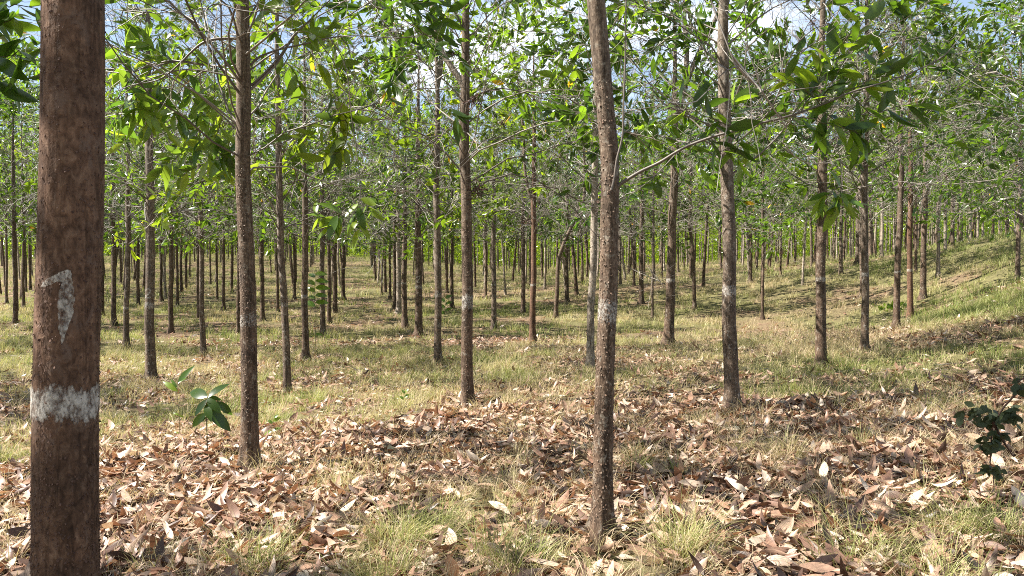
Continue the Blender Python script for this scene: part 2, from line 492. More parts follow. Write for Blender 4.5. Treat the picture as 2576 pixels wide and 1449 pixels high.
gm = raw_mesh('ground', np.stack([GX, GY, GZ], -1).reshape(-1, 3), GQ, ground_mat(), {'rnd': grassiness(GX.ravel(), GY.ravel())})
tag(link('ground', gm), 'gently rising plantation floor of brown soil', 'ground', kind='structure')

def scatter(rs, n, ymin, ymax, margin=1.0, pw=1.0):
    """points in the wedge the camera sees"""
    q = rs.rand(n)
    y = np.sqrt(ymin ** 2 + q ** pw * (ymax ** 2 - ymin ** 2))
    x = (rs.rand(n) * 2 - 1) * (y * .66 + margin)
    return x, y

# ------------------------------------------------------------------ litter
rs = np.random.RandomState(21)
LG = Geo()
def litter(n, y0, y1, st, size, keep_pow, lift=.05):
    x, y = scatter(rs, n, y0, y1)
    keep = rs.rand(n) < np.maximum((1 - .95 * grassiness(x, y)) ** keep_pow, .24 * np.clip((15 - y) / 7, .12, 1))
    # clear of the sight line through the large left trunk is not needed; leaves lie everywhere
    x, y = x[keep], y[keep]; k = len(x)
    z = ground_z(x, y) + rs.rand(k) ** 2 * lift + .003
    az = rs.rand(k) * 2 * PI
    pit = rs.randn(k) * .24
    D = np.stack([np.cos(az) * np.cos(pit), np.sin(az) * np.cos(pit), np.sin(pit)], -1)
    U = norm(np.stack([rs.randn(k) * .5, rs.randn(k) * .5, np.ones(k)], -1))
    flip = rs.rand(k) < .5
    ln = size * np.interp(y, [3.9, 6.5], [1.12, 1.0]) * np.where(rs.rand(k) < .5, .35 + .4 * rs.rand(k), .75 + .65 * rs.rand(k)); wd = ln * (.2 + .24 * rs.rand(k))
    curl = rs.randn(k) * .30
    rnd = np.clip(rs.beta(1.6, 1.9, k) + .12 * (fbm(x * .7, y * .7, 2) - .5), 0, 1)
    leaf_geo(LG, np.stack([x, y, z], -1), D, U, ln, wd, curl, rnd, st, fold=rs.randn(k) * .42, twist=rs.randn(k) * .9)
litter(52000, 3.2, 9, 6, .125, 1.0, .045)
litter(64000, 9, 20, 4, .12, 1.3, .05)
litter(30000, 20, 45, 2, .15, 1.4, .05)
def piles():
    for px, py in ((1516, 1340), (628, 1185), (1177, 1020), (1842, 1030), (380, 955), (723, 990), (769, 908), (1484, 932), (2065, 925), (1681, 868), (2175, 885), (1102, 916), (1340, 861), (1053, 848)):
        P = hit(px, py); k = 90
        a = rs.rand(k) * 2 * PI; r = .07 + .30 * rs.rand(k) ** 1.4
        x = P[0] + np.cos(a) * r; y = P[1] + np.sin(a) * r
        z = ground_z(x, y) + .012 + .05 * rs.rand(k) * np.clip(1 - r / .35, 0, 1)
        D = norm(np.stack([np.cos(a + rs.randn(k)), np.sin(a + rs.randn(k)), -.35 * np.clip(1 - r / .3, 0, 1) + rs.randn(k) * .2], -1))
        ln = .13 * (.4 + .8 * rs.rand(k))
        leaf_geo(LG, np.stack([x, y, z], -1), D, norm(rs.randn(k, 3) * .4 + np.array([0, 0, 1.])), ln, ln * (.2 + .22 * rs.rand(k)), rs.randn(k) * .3, np.clip(rs.beta(1.6, 2.2, k), 0, 1), 6, fold=rs.randn(k) * .4, twist=rs.randn(k) * .8)
piles()
tw_ = Geo()
x, y = scatter(rs, 900, 3.4, 20)
az_ = rs.rand(900) * 2 * PI
P_ = grow(rs, np.stack([x, y, 0 * x], -1), np.stack([np.cos(az_), np.sin(az_), 0 * az_], -1), .12 + .5 * rs.rand(900) ** 2, 6, 0., .16)
P_[..., 2] = ground_z(P_[..., 0].ravel(), P_[..., 1].ravel()).reshape(900, 6) + .02 + .03 * rs.rand(900, 1) + rs.randn(900, 6) * .004
tubes(tw_, P_, (.0022 + .004 * rs.rand(900) ** 3)[:, None] * np.linspace(1, .5, 6)[None], 4, rs=rs)
tag(link('fallen_twigs', tw_.mesh('fallen_twigs', M_TWIG)), 'thin dry grey twigs lying scattered among the fallen leaves', 'twigs', kind='stuff')
tag(link('fallen_leaves', LG.mesh('fallen_leaves', M_LITTER)), 'carpet of dry curled brown and pale fallen leaves over the plantation floor', 'leaf litter', kind='stuff')

# ------------------------------------------------------------------ grass
def blades(g, rs, bx, by, bz, az, ln, wd, lean, st, rnd):
    """arching grass blades: st+1 rows of two vertices"""
    k = len(bx)
    t = np.linspace(0, 1, st + 1)
    out = np.stack([np.cos(az), np.sin(az)], -1)
    ang = lean[:, None] * (.35 + 1.1 * t[None])           # angle from vertical grows along the blade
    seg = (ln / st)[:, None]
    h = np.concatenate([np.zeros((k, 1)), np.cumsum(np.cos(ang[:, :-1]) * seg, 1)], 1)
    o = np.concatenate([np.zeros((k, 1)), np.cumsum(np.sin(ang[:, :-1]) * seg, 1)], 1)
    c = np.stack([bx[:, None] + out[:, :1] * o, by[:, None] + out[:, 1:] * o, bz[:, None] + h], -1)
    sa = az + PI / 2 + rs.randn(k) * .7
    s = np.stack([np.cos(sa), np.sin(sa), rs.randn(k) * .2], -1)
    wf = (1 - t ** 1.6) * .95 + .05
    off = s[:, None] * (wd[:, None] * .5 * wf[None])[..., None]
    V = np.stack([c - off, c + off], 2)
    b = (np.arange(k) * (st + 1) * 2)[:, None] + (np.arange(st) * 2)[None]
    Q = np.stack([b, b + 1, b + 3, b + 2], -1).reshape(-1, 4)
    g.add(V, Q, np.repeat(rnd, (st + 1) * 2))
def tufts(g, rs, tx, ty, nb, ln, wd, spread, st, dry, lean=.75):
    k = len(tx); nbv = np.maximum(3, (nb * (.5 + rs.rand(k))).astype(int))
    idx = np.repeat(np.arange(k), nbv); n = len(idx)
    a = rs.rand(n) * 2 * PI; r = spread * np.sqrt(rs.rand(n)) * (.5 + rs.rand(k))[idx]
    x = tx[idx] + np.cos(a) * r; y = ty[idx] + np.sin(a) * r
    z = ground_z(x, y) - .01 + (.035 * rs.rand(n) if lean > 1 else 0)
    az = a + rs.randn(n) * .6
    tl = (.4 + .6 * rs.rand(k) + .9 * rs.rand(k) ** 5)[idx]
    dk = np.clip(dry + rs.randn(k) * .23, 0, 1)[idx]
    rnd = np.clip(dk + rs.randn(n) * .14, 0, 1)
    blades(g, rs, x, y, z, az, ln * tl * (.5 + .7 * rs.rand(n)), wd * (.7 + .6 * rs.rand(n)), np.clip(lean + rs.randn(n) * .35, .05, 1.6), st, rnd)
rs = np.random.RandomState(33)
GG = Geo()
def field(n, y0, y1, nb, ln, wd, spread, st, lo=.0, dry=.45, lean=.75):
    x, y = scatter(rs, n, y0, y1)
    gr = grassiness(x, y)
    k = rs.rand(n) < np.clip(gr * 1.15 + lo, 0, 1) * np.clip((fbm(x * 2.1 + 60, y * 2.1, 2) - .40) * 7, .12 if lean < 1 else .5, 1)
    x, y = x[k], y[k]
    d = dry - .05 + .25 * (gr[k] - .5) + 1.2 * (fbm(x * .3 + 40, y * .3 + 3, 2) - .5) + .2 * np.clip((x - .38 * y) / 3, 0, 1)
    tufts(GG, rs, x, y, nb, ln, wd, spread, st, d, lean)
field(2200, 3.2, 9, 24, .22, .0032, .08, 5, lo=.10, dry=.36)
field(4200, 3.2, 9, 14,   .20, .0036, .13, 4, lo=.6, dry=.04, lean=1.35)      # dead straw pressed flat
field(9000, 9, 18, 18, .205, .006, .09, 4, lo=.08, dry=.38)
field(8000, 9, 18, 12, .22, .005, .14, 3, lo=.40, dry=.06, lean=1.3)
field(11000, 18, 32, 14, .22, .011, .14, 3, lo=.05, dry=.40)
field(15000, 32, 85, 10, .30, .022, .30, 2, lo=.2, dry=.5)
tag(link('grass', GG.mesh('grass', M_GRASS)), 'thin yellow green and straw coloured grass growing between the trees', 'grass', kind='stuff')

# ------------------------------------------------------------------ trunks
class Trunk:
    """a trunk axis in root space (z up) with its surface function"""
    def __init__(s, pts, rad, seed, amp=.02, flare=.55, lump=.04):
        s.p = np.array(pts, float); s.r = np.array(rad, float); s.seed = seed; s.amp = amp; s.flare = flare; s.lump = lump
        s.h = s.p[:, 2]
    def axis(s, h):
        # smooth interpolation
        x = np.interp(h, s.h, s.p[:, 0]); y = np.interp(h, s.h, s.p[:, 1])
        d = .12
        x = (x + np.interp(h - d, s.h, s.p[:, 0]) + np.interp(h + d, s.h, s.p[:, 0])) / 3
        y = (y + np.interp(h - d, s.h, s.p[:, 1]) + np.interp(h + d, s.h, s.p[:, 1])) / 3
        r = np.interp(h, s.h, s.r)
        return x, y, r
    def surf(s, th, h, off=0.):
        x, y, r = s.axis(h)
        r = r * (1 + s.flare * np.exp(-np.maximum(h, 0) / .085) * (1 + .5 * np.sin(th * 4 + s.seed) + .3 * np.sin(th * 7 + s.seed * 2)))
        w1 = fbm(th * 2.2 + s.seed * 3.7 + 20 * np.cos(th * .5) ** 2, h * 7 + s.seed, 3) - .5
        c, sn = np.cos(th), np.sin(th)
        f = fbm((c + 2) * 9 + s.seed, h * 34 + sn * 9 + 50, 3) - .5
        l = fbm((c + 3) * 1.2 + s.seed * 1.3, h * 3.1 + sn * 1.2, 2) - .5
        rr = r * (1 + s.amp * 2 * f + s.lump * 2 * l) + off
        return np.stack([x + rr * c, y + rr * sn, h + 0 * rr], -1)
def trunk_mesh(tr, bark, sides=16, dz=.08, h0=-.12, h1=None, flakes=0, fl_size=.008, fl_h=(0, 3), seed=0):
    g = Geo()
    h1 = tr.h[-1] if h1 is None else h1
    hs = np.arange(h0, h1 + dz, dz); th = np.arange(sides) * 2 * PI / sides
    H, T = np.meshgrid(hs, th, indexing='ij')
    V = tr.surf(T, H)
    n = len(hs)
    i = (np.arange(n - 1) * sides)[:, None] + np.arange(sides)[None]
    j = (np.arange(n - 1) * sides)[:, None] + ((np.arange(sides) + 1) % sides)[None]
    g.add(V, np.stack([i, j, j + sides, i + sides], -1).reshape(-1, 4))
    if flakes:
        rs = np.random.RandomState(seed + 900)
        q = rs.rand(flakes)
        h = fl_h[0] + (fl_h[1] - fl_h[0]) * q ** 1.15; t = rs.rand(flakes) * 2 * PI
        P = tr.surf(t, h, .0005)
        out = np.stack([np.cos(t), np.sin(t), np.zeros(flakes)], -1)
        D = norm(np.stack([rs.randn(flakes) * .35, rs.randn(flakes) * .35, -np.ones(flakes)], -1) + out * (.15 + .5 * rs.rand(flakes))[:, None])
        ln = fl_size * (.6 + 1.1 * rs.rand(flakes))
        leaf_geo(g, P, D, out + rs.randn(flakes, 3) * .2, ln, ln * (.6 + .5 * rs.rand(flakes)), rs.rand(flakes) * .4 - .1, rs.rand(flakes), 3, fold=-.3, m=1)
    return g.mesh('trunk', [bark, M_FLAKE])
def band_mesh(tr, ha, hb, sides=48, off=.0016, seed=0, op=1.):
    rows = 14
    hs = np.linspace(ha, hb, rows); th = np.arange(sides) * 2 * PI / sides
    H, T = np.meshgrid(hs, th, indexing='ij')
    wob = (fbm(T * 4 + seed, T * 0 + seed, 3) - .5) * (hb - ha) * .4
    V = tr.surf(T, H + wob * np.abs((H - (ha + hb) / 2) / (hb - ha) * 2), off)
    i = (np.arange(rows - 1) * sides)[:, None] + np.arange(sides)[None]
    j = (np.arange(rows - 1) * sides)[:, None] + ((np.arange(sides) + 1) % sides)[None]
    e = 1 - np.abs(np.linspace(-1, 1, rows)) ** 4
    a = np.repeat(e, sides) * (.62 + .4 * fbm(T * 2 + seed, H * 20, 2).ravel())
    return raw_mesh('paint_band', V.reshape(-1, 3), np.stack([i, j, j + sides, i + sides], -1).reshape(-1, 4), M_PAINT, {'rnd': np.clip(a * op, 0, 1)})
def inside(poly, x, y):
    c = np.zeros(x.shape, bool); n = len(poly)
    for i in range(n):
        x1, y1 = poly[i]; x2, y2 = poly[(i + 1) % n]
        k = ((y1 > y) != (y2 > y)) & (x < (x2 - x1) * (y - y1) / (y2 - y1 + 1e-9) + x1)
        c ^= k
    return c
def numeral_mesh(tr, poly, cx, hc, size, th0, off=.0022, res=70):
    """poly in a box about 1 high, y up; centred angle th0, painted on the trunk skin"""
    P = np.array(poly); x0, x1 = P[:, 0].min(), P[:, 0].max(); y0, y1 = P[:, 1].min(), P[:, 1].max()
    nx, ny = res, res
    X, Y = np.meshgrid(np.linspace(x0, x1, nx), np.linspace(y0, y1, ny), indexing='ij')
    jx = (fbm(X * 14, Y * 14, 2) - .5) * .05
    ins = inside(poly, X + jx, Y + jx[::-1])
    x, y, r = tr.axis(np.array([hc]))
    th = th0 + (X - cx) * size / r[0]
    V = tr.surf(th, hc + Y * size, off)
    i = (np.arange(nx - 1) * ny)[:, None] + np.arange(ny - 1)[None]
    keep = ins[:-1, :-1] & ins[1:, 1:]
    Q = np.stack([i, i + ny, i + ny + 1, i + 1], -1)[keep]
    used = np.unique(Q); mp = np.zeros(nx * ny, int); mp[used] = np.arange(len(used))
    return raw_mesh('painted_numeral', V.reshape(-1, 3)[used], mp[Q], M_PAINT, {'rnd': np.full(len(used), .75)})

# ------------------------------------------------------------------ crowns
def crown(seed, bare=13, top=8.2, h0=2.6, leafy_from=3.4, nb=26, L=2.0, leaf=.135, sub=6, tw=4, lv=7, st=3, lod=0, pods=6, low_leaf=.2, rb=.014, high=.93, hi_from=5.0):
    """returns (branches Geo, leaves Geo, pods Geo or None); the trunk axis runs up z"""
    rs = np.random.RandomState(seed)
    B, G, Pd = Geo(), Geo(), []
    h = h0 + (top - .5 - h0) * (np.arange(nb) / (nb - 1)) ** 1.3 + rs.randn(nb) * .08
    az = np.arange(nb) * 2.39996 + rs.rand(nb) * .9
    if bare:
        h = np.concatenate([h, h0 - .25 + (top - 2.4 - h0) * rs.rand(bare) ** 1.5]); az = np.concatenate([az, rs.rand(bare) * 2 * PI]); nb = nb + bare
    f = (h - h0) / (top - h0)
    ln = L * (1.0 - .68 * f) * (.7 + .5 * rs.rand(nb))
    el = R(34) + f * R(26) + rs.randn(nb) * .18
    d = np.stack([np.cos(az) * np.cos(el), np.sin(az) * np.cos(el), np.sin(el)], -1)
    n1 = 9 if lod < 2 else 5
    P1 = grow(rs, np.stack([0 * h, 0 * h, h], -1), d, ln, n1, .045, .14)
    r1 = rb * (1 - .4 * f) * (.7 + .5 * rs.rand(nb))
    t1 = np.linspace(0, 1, n1)
    tubes(B, P1, r1[:, None] * (1 - .75 * t1[None]) * (1 + .0 * t1), 5 if lod == 0 else (4 if lod == 1 else 3), rs=rs, rr=(0, .45))
    leafy = rs.rand(nb) < np.where(h < leafy_from, low_leaf, np.where(h > hi_from, high, .93))
    if bare: leafy[-bare:] = False
    # level 2
    i2 = np.repeat(np.arange(nb), sub); t2 = .22 + .78 * rs.rand(len(i2)) ** .8
    t2[::sub] = 1.0
    p, dd = along(P1, i2, np.minimum(t2, .999))
    sd = norm(np.cross(dd, np.array([0, 0, 1.])) ) * np.where(rs.rand(len(i2)) < .5, -1, 1)[:, None]
    d2 = norm(dd * .75 + sd * (.25 + .6 * rs.rand(len(i2)))[:, None] + np.stack([0 * t2, 0 * t2, rs.randn(len(i2)) * .35 + .1], -1))
    l2 = (.35 + .65 * rs.rand(len(i2))) * (.95 - .35 * f[i2]) * (L / 2.0)
    n2 = 7 if lod < 2 else 4
    P2 = grow(rs, p, d2, l2, n2, np.where(leafy[i2], .07, -.02) + rs.randn(len(i2)) * .09, .17)
    r2 = .0060 * (.7 + .6 * rs.rand(len(i2)))
    if lod < 2 or True:
        tubes(B, P2, r2[:, None] * (1 - .7 * np.linspace(0, 1, n2)[None]) * (1.0 if lod < 2 else 1.5), 3, rs=rs, rr=(0, .75))
    # level 3
    i3 = np.repeat(np.arange(len(i2)), tw); t3 = .15 + .85 * rs.rand(len(i3)); t3[::tw] = .999
    p, dd = along(P2, i3, np.minimum(t3, .999))
    d3 = norm(dd * .6 + rs.randn(len(i3), 3) * .5 + np.array([0, 0, .12]))
    l3 = .16 + .34 * rs.rand(len(i3))
    lf3 = leafy[i2][i3] & (rs.rand(len(i2)) < .82)[i3] & (rs.rand(len(i3)) < .92)
    P3 = grow(rs, p, d3, l3, 5, rs.randn(len(i3)) * .12, .2)
    if lod < 2:
        tubes(B, P3, np.full(len(i3), .0026)[:, None] * (1 - .5 * np.linspace(0, 1, 5)[None]), 3, rs=rs)
    # leaves
    k3 = np.nonzero(lf3)[0]
    i4 = np.repeat(k3, lv); t4 = .2 + .8 * rs.rand(len(i4)) ** .7
    p, dd = along(P3, i4, np.minimum(t4, .999))
    d4 = norm(dd * .8 + rs.randn(len(i4), 3) * .5 + np.array([0, 0, -.05]))
    ll = leaf * (.45 + .8 * rs.rand(len(i4)))
    # phyllodes hang with their blade nearly vertical as often as flat
    U = norm(rs.randn(len(i4), 3) + np.array([0, 0, .6]))
    clump = rs.rand(len(i2))[i3][i4]
    rnd = np.clip(.25 * rs.rand(len(i4)) + .55 * clump + .12 * rs.rand(len(i4)), 0, .95)
    yel = rs.rand(len(i4)) < .003
    rnd[yel] = .985
    leaf_geo(G, p, d4, U, ll, ll * (.24 + .17 * rs.rand(len(i4))), rs.randn(len(i4)) * .16 + .06, rnd, st, fold=.22)
    # seed pods: dark curled tangles hanging from twigs
    if pods:
        kk = rs.choice(len(i3), pods)
        for k in kk:
            c = P3[k, -1]
            m = 22
            q = grow(rs, np.repeat(c[None], m, 0) + rs.randn(m, 3) * .03, rs.randn(m, 3), .07 + .10 * rs.rand(m), 6, .15, .8)
            gp = Geo(); tubes(gp, q, np.full((m, 6), .0042), 3, rs=rs); Pd.append(gp)
    return B, G, Pd

SETS = {}
def crown_meshes(key, **kw):
    B, G, Pd = crown(**kw)
    SETS[key] = (B.mesh('branches', M_TWIG), G.mesh('crown', M_LEAF), [q.mesh('seed_pods', M_POD) for q in Pd])
for i in range(5):
    crown_meshes(('near', i), seed=100 + i, top=8.4, h0=2.75, leafy_from=3.6, nb=34, L=2.3, rb=.011, leaf=.20, sub=7, tw=4, lv=6, st=5, lod=0, pods=8, low_leaf=.35, high=.24, hi_from=5.0)
for i in range(6):
    crown_meshes(('mid', i), seed=200 + i, top=7.9 + .35 * (i % 3), h0=2.6, leafy_from=3.5, nb=34, L=2.0, rb=.011, leaf=.195, sub=6, tw=4, lv=5, st=4, lod=1, pods=5, low_leaf=.4, high=.45, hi_from=5.2)
for i in range(4):
    crown_meshes(('far', i), seed=300 + i, top=7.6 + .4 * i, h0=2.4, leafy_from=3.3, nb=26, L=1.9, rb=.010, leaf=.21, sub=6, tw=3, lv=6, st=2, lod=2, pods=0, low_leaf=.45, high=.25, hi_from=5.0)
# a bushy one for the right-hand edge
crown_meshes(('bushy', 0), seed=411, top=7.5, h0=.7, leafy_from=.8, nb=40, L=2.4, leaf=.14, sub=7, tw=4, lv=7, st=3, lod=1, pods=0, low_leaf=1)

def add_crown(root, key, axis_at, rz=0., s=1.0, z=0., pods=5):
    B, G, Pd = SETS[key]
    x, y = axis_at
    for nm, me in (('branches', B), ('crown', G)) + tuple(('seed_pods', q) for q in Pd[:pods]):
        o = link(nm, me, root, (x, y, z)); o.rotation_euler = (0, 0, rz); o.scale = (s, s, s)

HANDX = []
def plant(px, py, wpx, label, bark='brown', lean=0., band=None, key=None, bend=None, rz=None, D=None, top=None, flakes=0, sides=12, group=None, crown_s=1.0, numeral=None, cat='tree', crown_z=0., taper=.035):
    """a tree whose foot is seen at (px,py); wpx = trunk width in pixels, lean = sideways px of the trunk per 100 px of height"""
    P = hit(px, py) if D is None else at(px, py, D)
    if P is None: P = at(px, py, 1983 * .12 / wpx)
    Dd = P[1]
    root = empty('acacia_tree', tuple(P))
    seed = int(px) % 997
    rr = random.Random(seed)
    r = wpx * Dd / F / 2 * F / math.hypot(F, px - 1288)
    ppm = F / Dd
    H = top or (7.2 + rr.random())
    pts, rad = [], []
    hs = sorted(set([-.15, 0, .5, 1.0, 1.5, 2.0, 2.6, 3.2, 4, 5, 6, 7, H] + [b[0] for b in (bend or [])]))
    for h in hs:
        lx = lean / 100. * min(h, 3.5) * 1.0
        if bend:
            lx += np.interp(h, [b[0] for b in bend], [b[1] for b in bend])
        wob = .012 * math.sin(h * 2.1 + seed) + .008 * math.sin(h * 4.7 + seed * 2)
        pts.append((lx + wob * min(1, max(h, 0)), .02 * math.sin(h * 1.3 + seed) * min(1, max(h, 0)), h))
        f = 1 - taper * h if h < 3.5 else (1 - taper * 3.5) * max(.10, 1 - (h - 3.5) / (H - 3.3) * .95)
        rad.append(r * f * 1.06 * (1 + .16 * math.exp(-max(h, 0) / .5)))
    tr = Trunk(pts, rad, seed * .37)
    me = trunk_mesh(tr, M_BARK[bark], sides=sides, dz=.06 if Dd < 14 else .14, flakes=flakes, fl_h=(0, 2.6), seed=seed, fl_size=.009)
    link('trunk', me, root)
    if band:
        hb = P[2]
        zc = at(px, band[0], Dd)[2] - P[2]; hh = band[1] / ppm / 2
        link('paint_band', band_mesh(tr, zc - hh, zc + hh, seed=seed, sides=32, op=band[2] if len(band) > 2 else .85), root)
    if numeral:
        poly, ypx, hpx, th0 = numeral
        hc = at(px, ypx, Dd)[2] - P[2]
        link('painted_numeral', numeral_mesh(tr, poly, .3, hc, hpx / ppm, th0, res=36), root)
    if key:
        ax = tr.axis(np.array([3.6]))
        add_crown(root, key, (ax[0][0], ax[1][0]), rz if rz is not None else rr.random() * 6.28, crown_s, crown_z)
    tag(root, label, cat, group or 'planted acacia trees')
    HANDX.append((P[0], P[1]))
    return root, tr, P

TWO = [(0.0,.72),(.04,.92),(.22,1.0),(.42,1.0),(.58,.88),(.58,.66),(.44,.45),(.22,.18),(.6,.18),(.6,.02),(0,.02),(0,.16),(.3,.52),(.42,.7),(.42,.82),(.32,.88),(.2,.86),(.15,.72)]
TWO = [(x, y - .5) for x, y in TWO]
# ------------------------------------------------------------------ the trees of the photograph, near ones first
# the big trunk at the left edge
def big_tree():
    D = 1.72
    foot_px = 166
    gz = ground_z(np.array([(foot_px - 1288) / F * D]), np.array([D]))[0]
    X = at(166, 1449, D)[0]
    root = empty('acacia_tree', (X, D, gz))
    ppm = F / D
    def hz(py): return at(166, py, D - .06)[2] - gz
    xs = [(1449, 166, 172), (1015, 169, 166), (724, 180, 166), (400, 193, 163), (0, 199, 158)]
    pts, rad = [(-.01, 0, -.15), (-.01, 0, 0)], [.068, .066]
    for py, cx, wd in xs:
        pts.append(((cx - 166) / ppm, 0, hz(py))); rad.append(wd / ppm / 2 * .89)
    for h in (3.2, 4, 5, 6, 7.5):
        pts.append((.03, 0, h)); rad.append(.058 * (1 - (h - 2.2) / 6))
    tr = Trunk(pts, rad, 4.4, amp=.011, lump=.012, flare=.25)
    g_me = trunk_mesh(tr, M_BARK['red'], sides=120, dz=.008, h1=2.7, flakes=0, seed=3)
    link('trunk', g_me, root)
    # loose bark scales: thick low down, thin higher up
    g = Geo(); r_ = np.random.RandomState(77)
    n = 32000
    h = .1 + 2.2 * r_.rand(n) ** 1.3; t = r_.rand(n) * 2 * PI
    k = r_.rand(n) < (.35 + .65 * (fbm(t * 2.3, h * 5, 3) > .47)) * np.interp(h, [.9, 1.4, 2.2], [1, .35, .2])
    h, t = h[k], t[k]; n = len(h)
    P = tr.surf(t, h, .0003); out = np.stack([np.cos(t), np.sin(t), 0 * t], -1)
    Dv = norm(np.stack([r_.randn(n) * .5, r_.randn(n) * .5, -np.ones(n)], -1) + out * (.05 + .5 * r_.rand(n))[:, None])
    ln = .0052 * (.5 + 1.0 * r_.rand(n))
    leaf_geo(g, P, Dv, out + r_.randn(n, 3) * .2, ln, ln * (.5 + .5 * r_.rand(n)), r_.rand(n) * .5 - .15, r_.rand(n) * .65, 3, fold=-.3)
    link('bark_scales', g.mesh('bark_scales', [M_SCALE]), root)
    tr2 = trunk_mesh(tr, M_BARK['red'], sides=16, dz=.15, h0=2.7, h1=7.4)
    link('upper_trunk', tr2, root)
    link('paint_band', band_mesh(tr, hz(1068), hz(962), seed=5, sides=120, off=.0022), root)
    one = [(143, 726), (163, 706), (188, 690), (205, 680), (217, 682), (226, 745), (224, 790), (213, 830), (202, 862), (196, 825), (189, 775), (193, 740), (199, 711), (184, 713), (164, 722)]
    pl = [((a - 143) / 180., -(b - 770) / 180.) for a, b in one]
    c0 = 174.0; rp = 83.0
    th0 = -PI / 2 + math.asin((184 - c0) / rp)
    link('painted_numeral', numeral_mesh(tr, pl, (184 - 143) / 180., hz(770), 180 / ppm, th0, off=.0022, res=110), root)
    add_crown(root, ('near', 0), (.03, 0), 1.0, 1.0, 1.5)
    tag(root, 'thick reddish brown trunk at the left edge with white painted band and numeral 1', 'tree', 'planted acacia trees')
    HANDX.append((X, D))
big_tree()

def limb(root, P, D, pix, widths, bark, name='limb', sides=8, ys=None):
    """a limb through picture points at its own depth, in root space"""
    pp = np.array([at(a, b, D + (ys[i] if ys else 0)) for i, (a, b) in enumerate(pix)]) - P
    tt = np.linspace(0, len(pp) - 1, len(pp) * 5)
    k = np.minimum(tt.astype(int), len(pp) - 2); u = (tt - k)[:, None]
    a0 = pp[np.maximum(k - 1, 0)]; a1 = pp[k]; a2 = pp[k + 1]; a3 = pp[np.minimum(k + 2, len(pp) - 1)]
    q = .5 * (2 * a1 + (a2 - a0) * u + (2 * a0 - 5 * a1 + 4 * a2 - a3) * u ** 2 + (3 * a1 - a0 - 3 * a2 + a3) * u ** 3)
    r = np.interp(tt, np.arange(len(pp)), widths) * D / F / 2
    g = Geo(); tubes(g, q[None], r[None] * (.62 if name == 'branch' else 1), sides, rr=(0, .35))
    link(name, g.mesh(name, bark), root)
    return q

near = lambda i: ('near', i)
mid = lambda i: ('mid', i)
S = []
hero, heroT, heroP = plant(1516, 1340, 43, 'brown flaky trunk right of centre with white mark and low side branch', 'brown', band=(782, 78, .80), D=4.52,
      key=near(1), rz=2.4, crown_z=.75, flakes=2600, sides=40, taper=.0, bend=[(0, 0), (1.1, .018), (1.69, .020), (2.10, .038), (2.2, .036), (2.38, .008), (2.6, -.010), (3.05, -.035), (4, -.05)])
t628, _, p628 = plant(628, 1185, 40, 'dark scaly trunk second nearest on the left, with faint paint ring and forked low branches', 'brown', lean=-1.1, band=(805, 42, .72), key=near(2), rz=2.2, flakes=2600, sides=32)
t1177, _, p1177 = plant(1177, 1020, 27, 'straight trunk at picture centre left with white paint patch and a limb forking up left', 'brown', lean=-.9, band=(758, 48), key=near(3), rz=.2, flakes=1600, sides=24)
t1842, _, p1842 = plant(1842, 1030, 34, 'light brown trunk leaning left with bright white paint ring, right of the nearest tree', 'grey', lean=-3., band=(730, 34), key=near(4), rz=1.4, flakes=1600, sides=28)
plant(380, 955, 24, 'brown trunk with numeral 2 above a pale ring, next right of the big left trunk', 'grey', lean=0, band=(768, 22), key=near(0), rz=3.2, flakes=700, sides=20, numeral=(TWO, 738, 26, -PI / 2))
plant(723, 990, 18, 'slim bowed trunk leaning left with pale ring, right of the dark scaly trunk', 'grey', lean=-3.4, band=(767, 16, .6), key=mid(0), rz=1.2, sides=16, flakes=300)
plant(769, 908, 16, 'slim straight trunk with white ring, beside the slim bowed trunk', 'brown', lean=-.2, band=(746, 13), key=mid(1), rz=.2, sides=14)
plant(1484, 932, 18, 'pale smooth trunk standing just behind the nearest tree', 'pale', lean=2.4, band=(728, 18, .6), key=near(1), rz=2.6, sides=18, flakes=500)
plant(2065, 925, 25, 'dark straight trunk with narrow paint ring in the right part, behind hanging leaves', 'brown', lean=-.3, band=(703, 15), key=near(2), rz=.3, sides=18, flakes=700)
t1681, _, p1681 = plant(1681, 868, 23, 'brown trunk leaning right and forking high, left of the light brown leaning trunk', 'brown', lean=3.4, band=(705, 14), key=mid(2), rz=0, sides=16)
plant(2175, 885, 18, 'grey trunk with clear white ring, second from the hanging leaf spray', 'grey', lean=-.3, band=(690, 14), key=mid(3), rz=1, sides=14)
t1102, _, p1102 = plant(1102, 916, 17, 'slender trunk with white ring just left of the centre left trunk', 'grey', lean=-.4, band=(743, 13), key=mid(4), rz=5, sides=14)
t1340, _, p1340 = plant(1340, 861, 14, 'reddish slim trunk splitting into two stems at mid height, centre of picture', 'red', lean=.8, band=(717, 9), key=mid(5), rz=2, sides=12)
plant(1053, 848, 17, 'brown trunk with numeral 2 over a white ring, right edge of the grassy lane', 'brown', band=(722, 11), key=mid(0), rz=2.9, sides=14, numeral=(TWO, 703, 17, -PI / 2))
plant(1018, 826, 13, 'dark trunk with pale ring, left neighbour of the numeral 2 trunk by the lane', 'brown', band=(712, 8), key=mid(1), rz=1.9)
plant(1003, 790, 12, 'pale trunk with painted ring, lined up beside the lane behind two darker trunks', 'pale', band=(715, 8), key=mid(2), rz=.9)
plant(812, 850, 13, 'grey trunk with pale ring left of the grassy lane, nearest of the lane side row', 'grey', band=(705, 10), key=mid(3), rz=4)
plant(828, 814, 9, 'thin dark trunk second of the row on the lane left side', 'brown', key=mid(4), rz=2)
plant(843, 788, 11, 'thin crooked knobbly trunk third of the row on the lane left side', 'brown', key=mid(5), rz=1)
plant(864, 755, 9, 'thin twin stemmed trunk at the left lip of the grassy lane', 'brown', key=mid(0), rz=5)
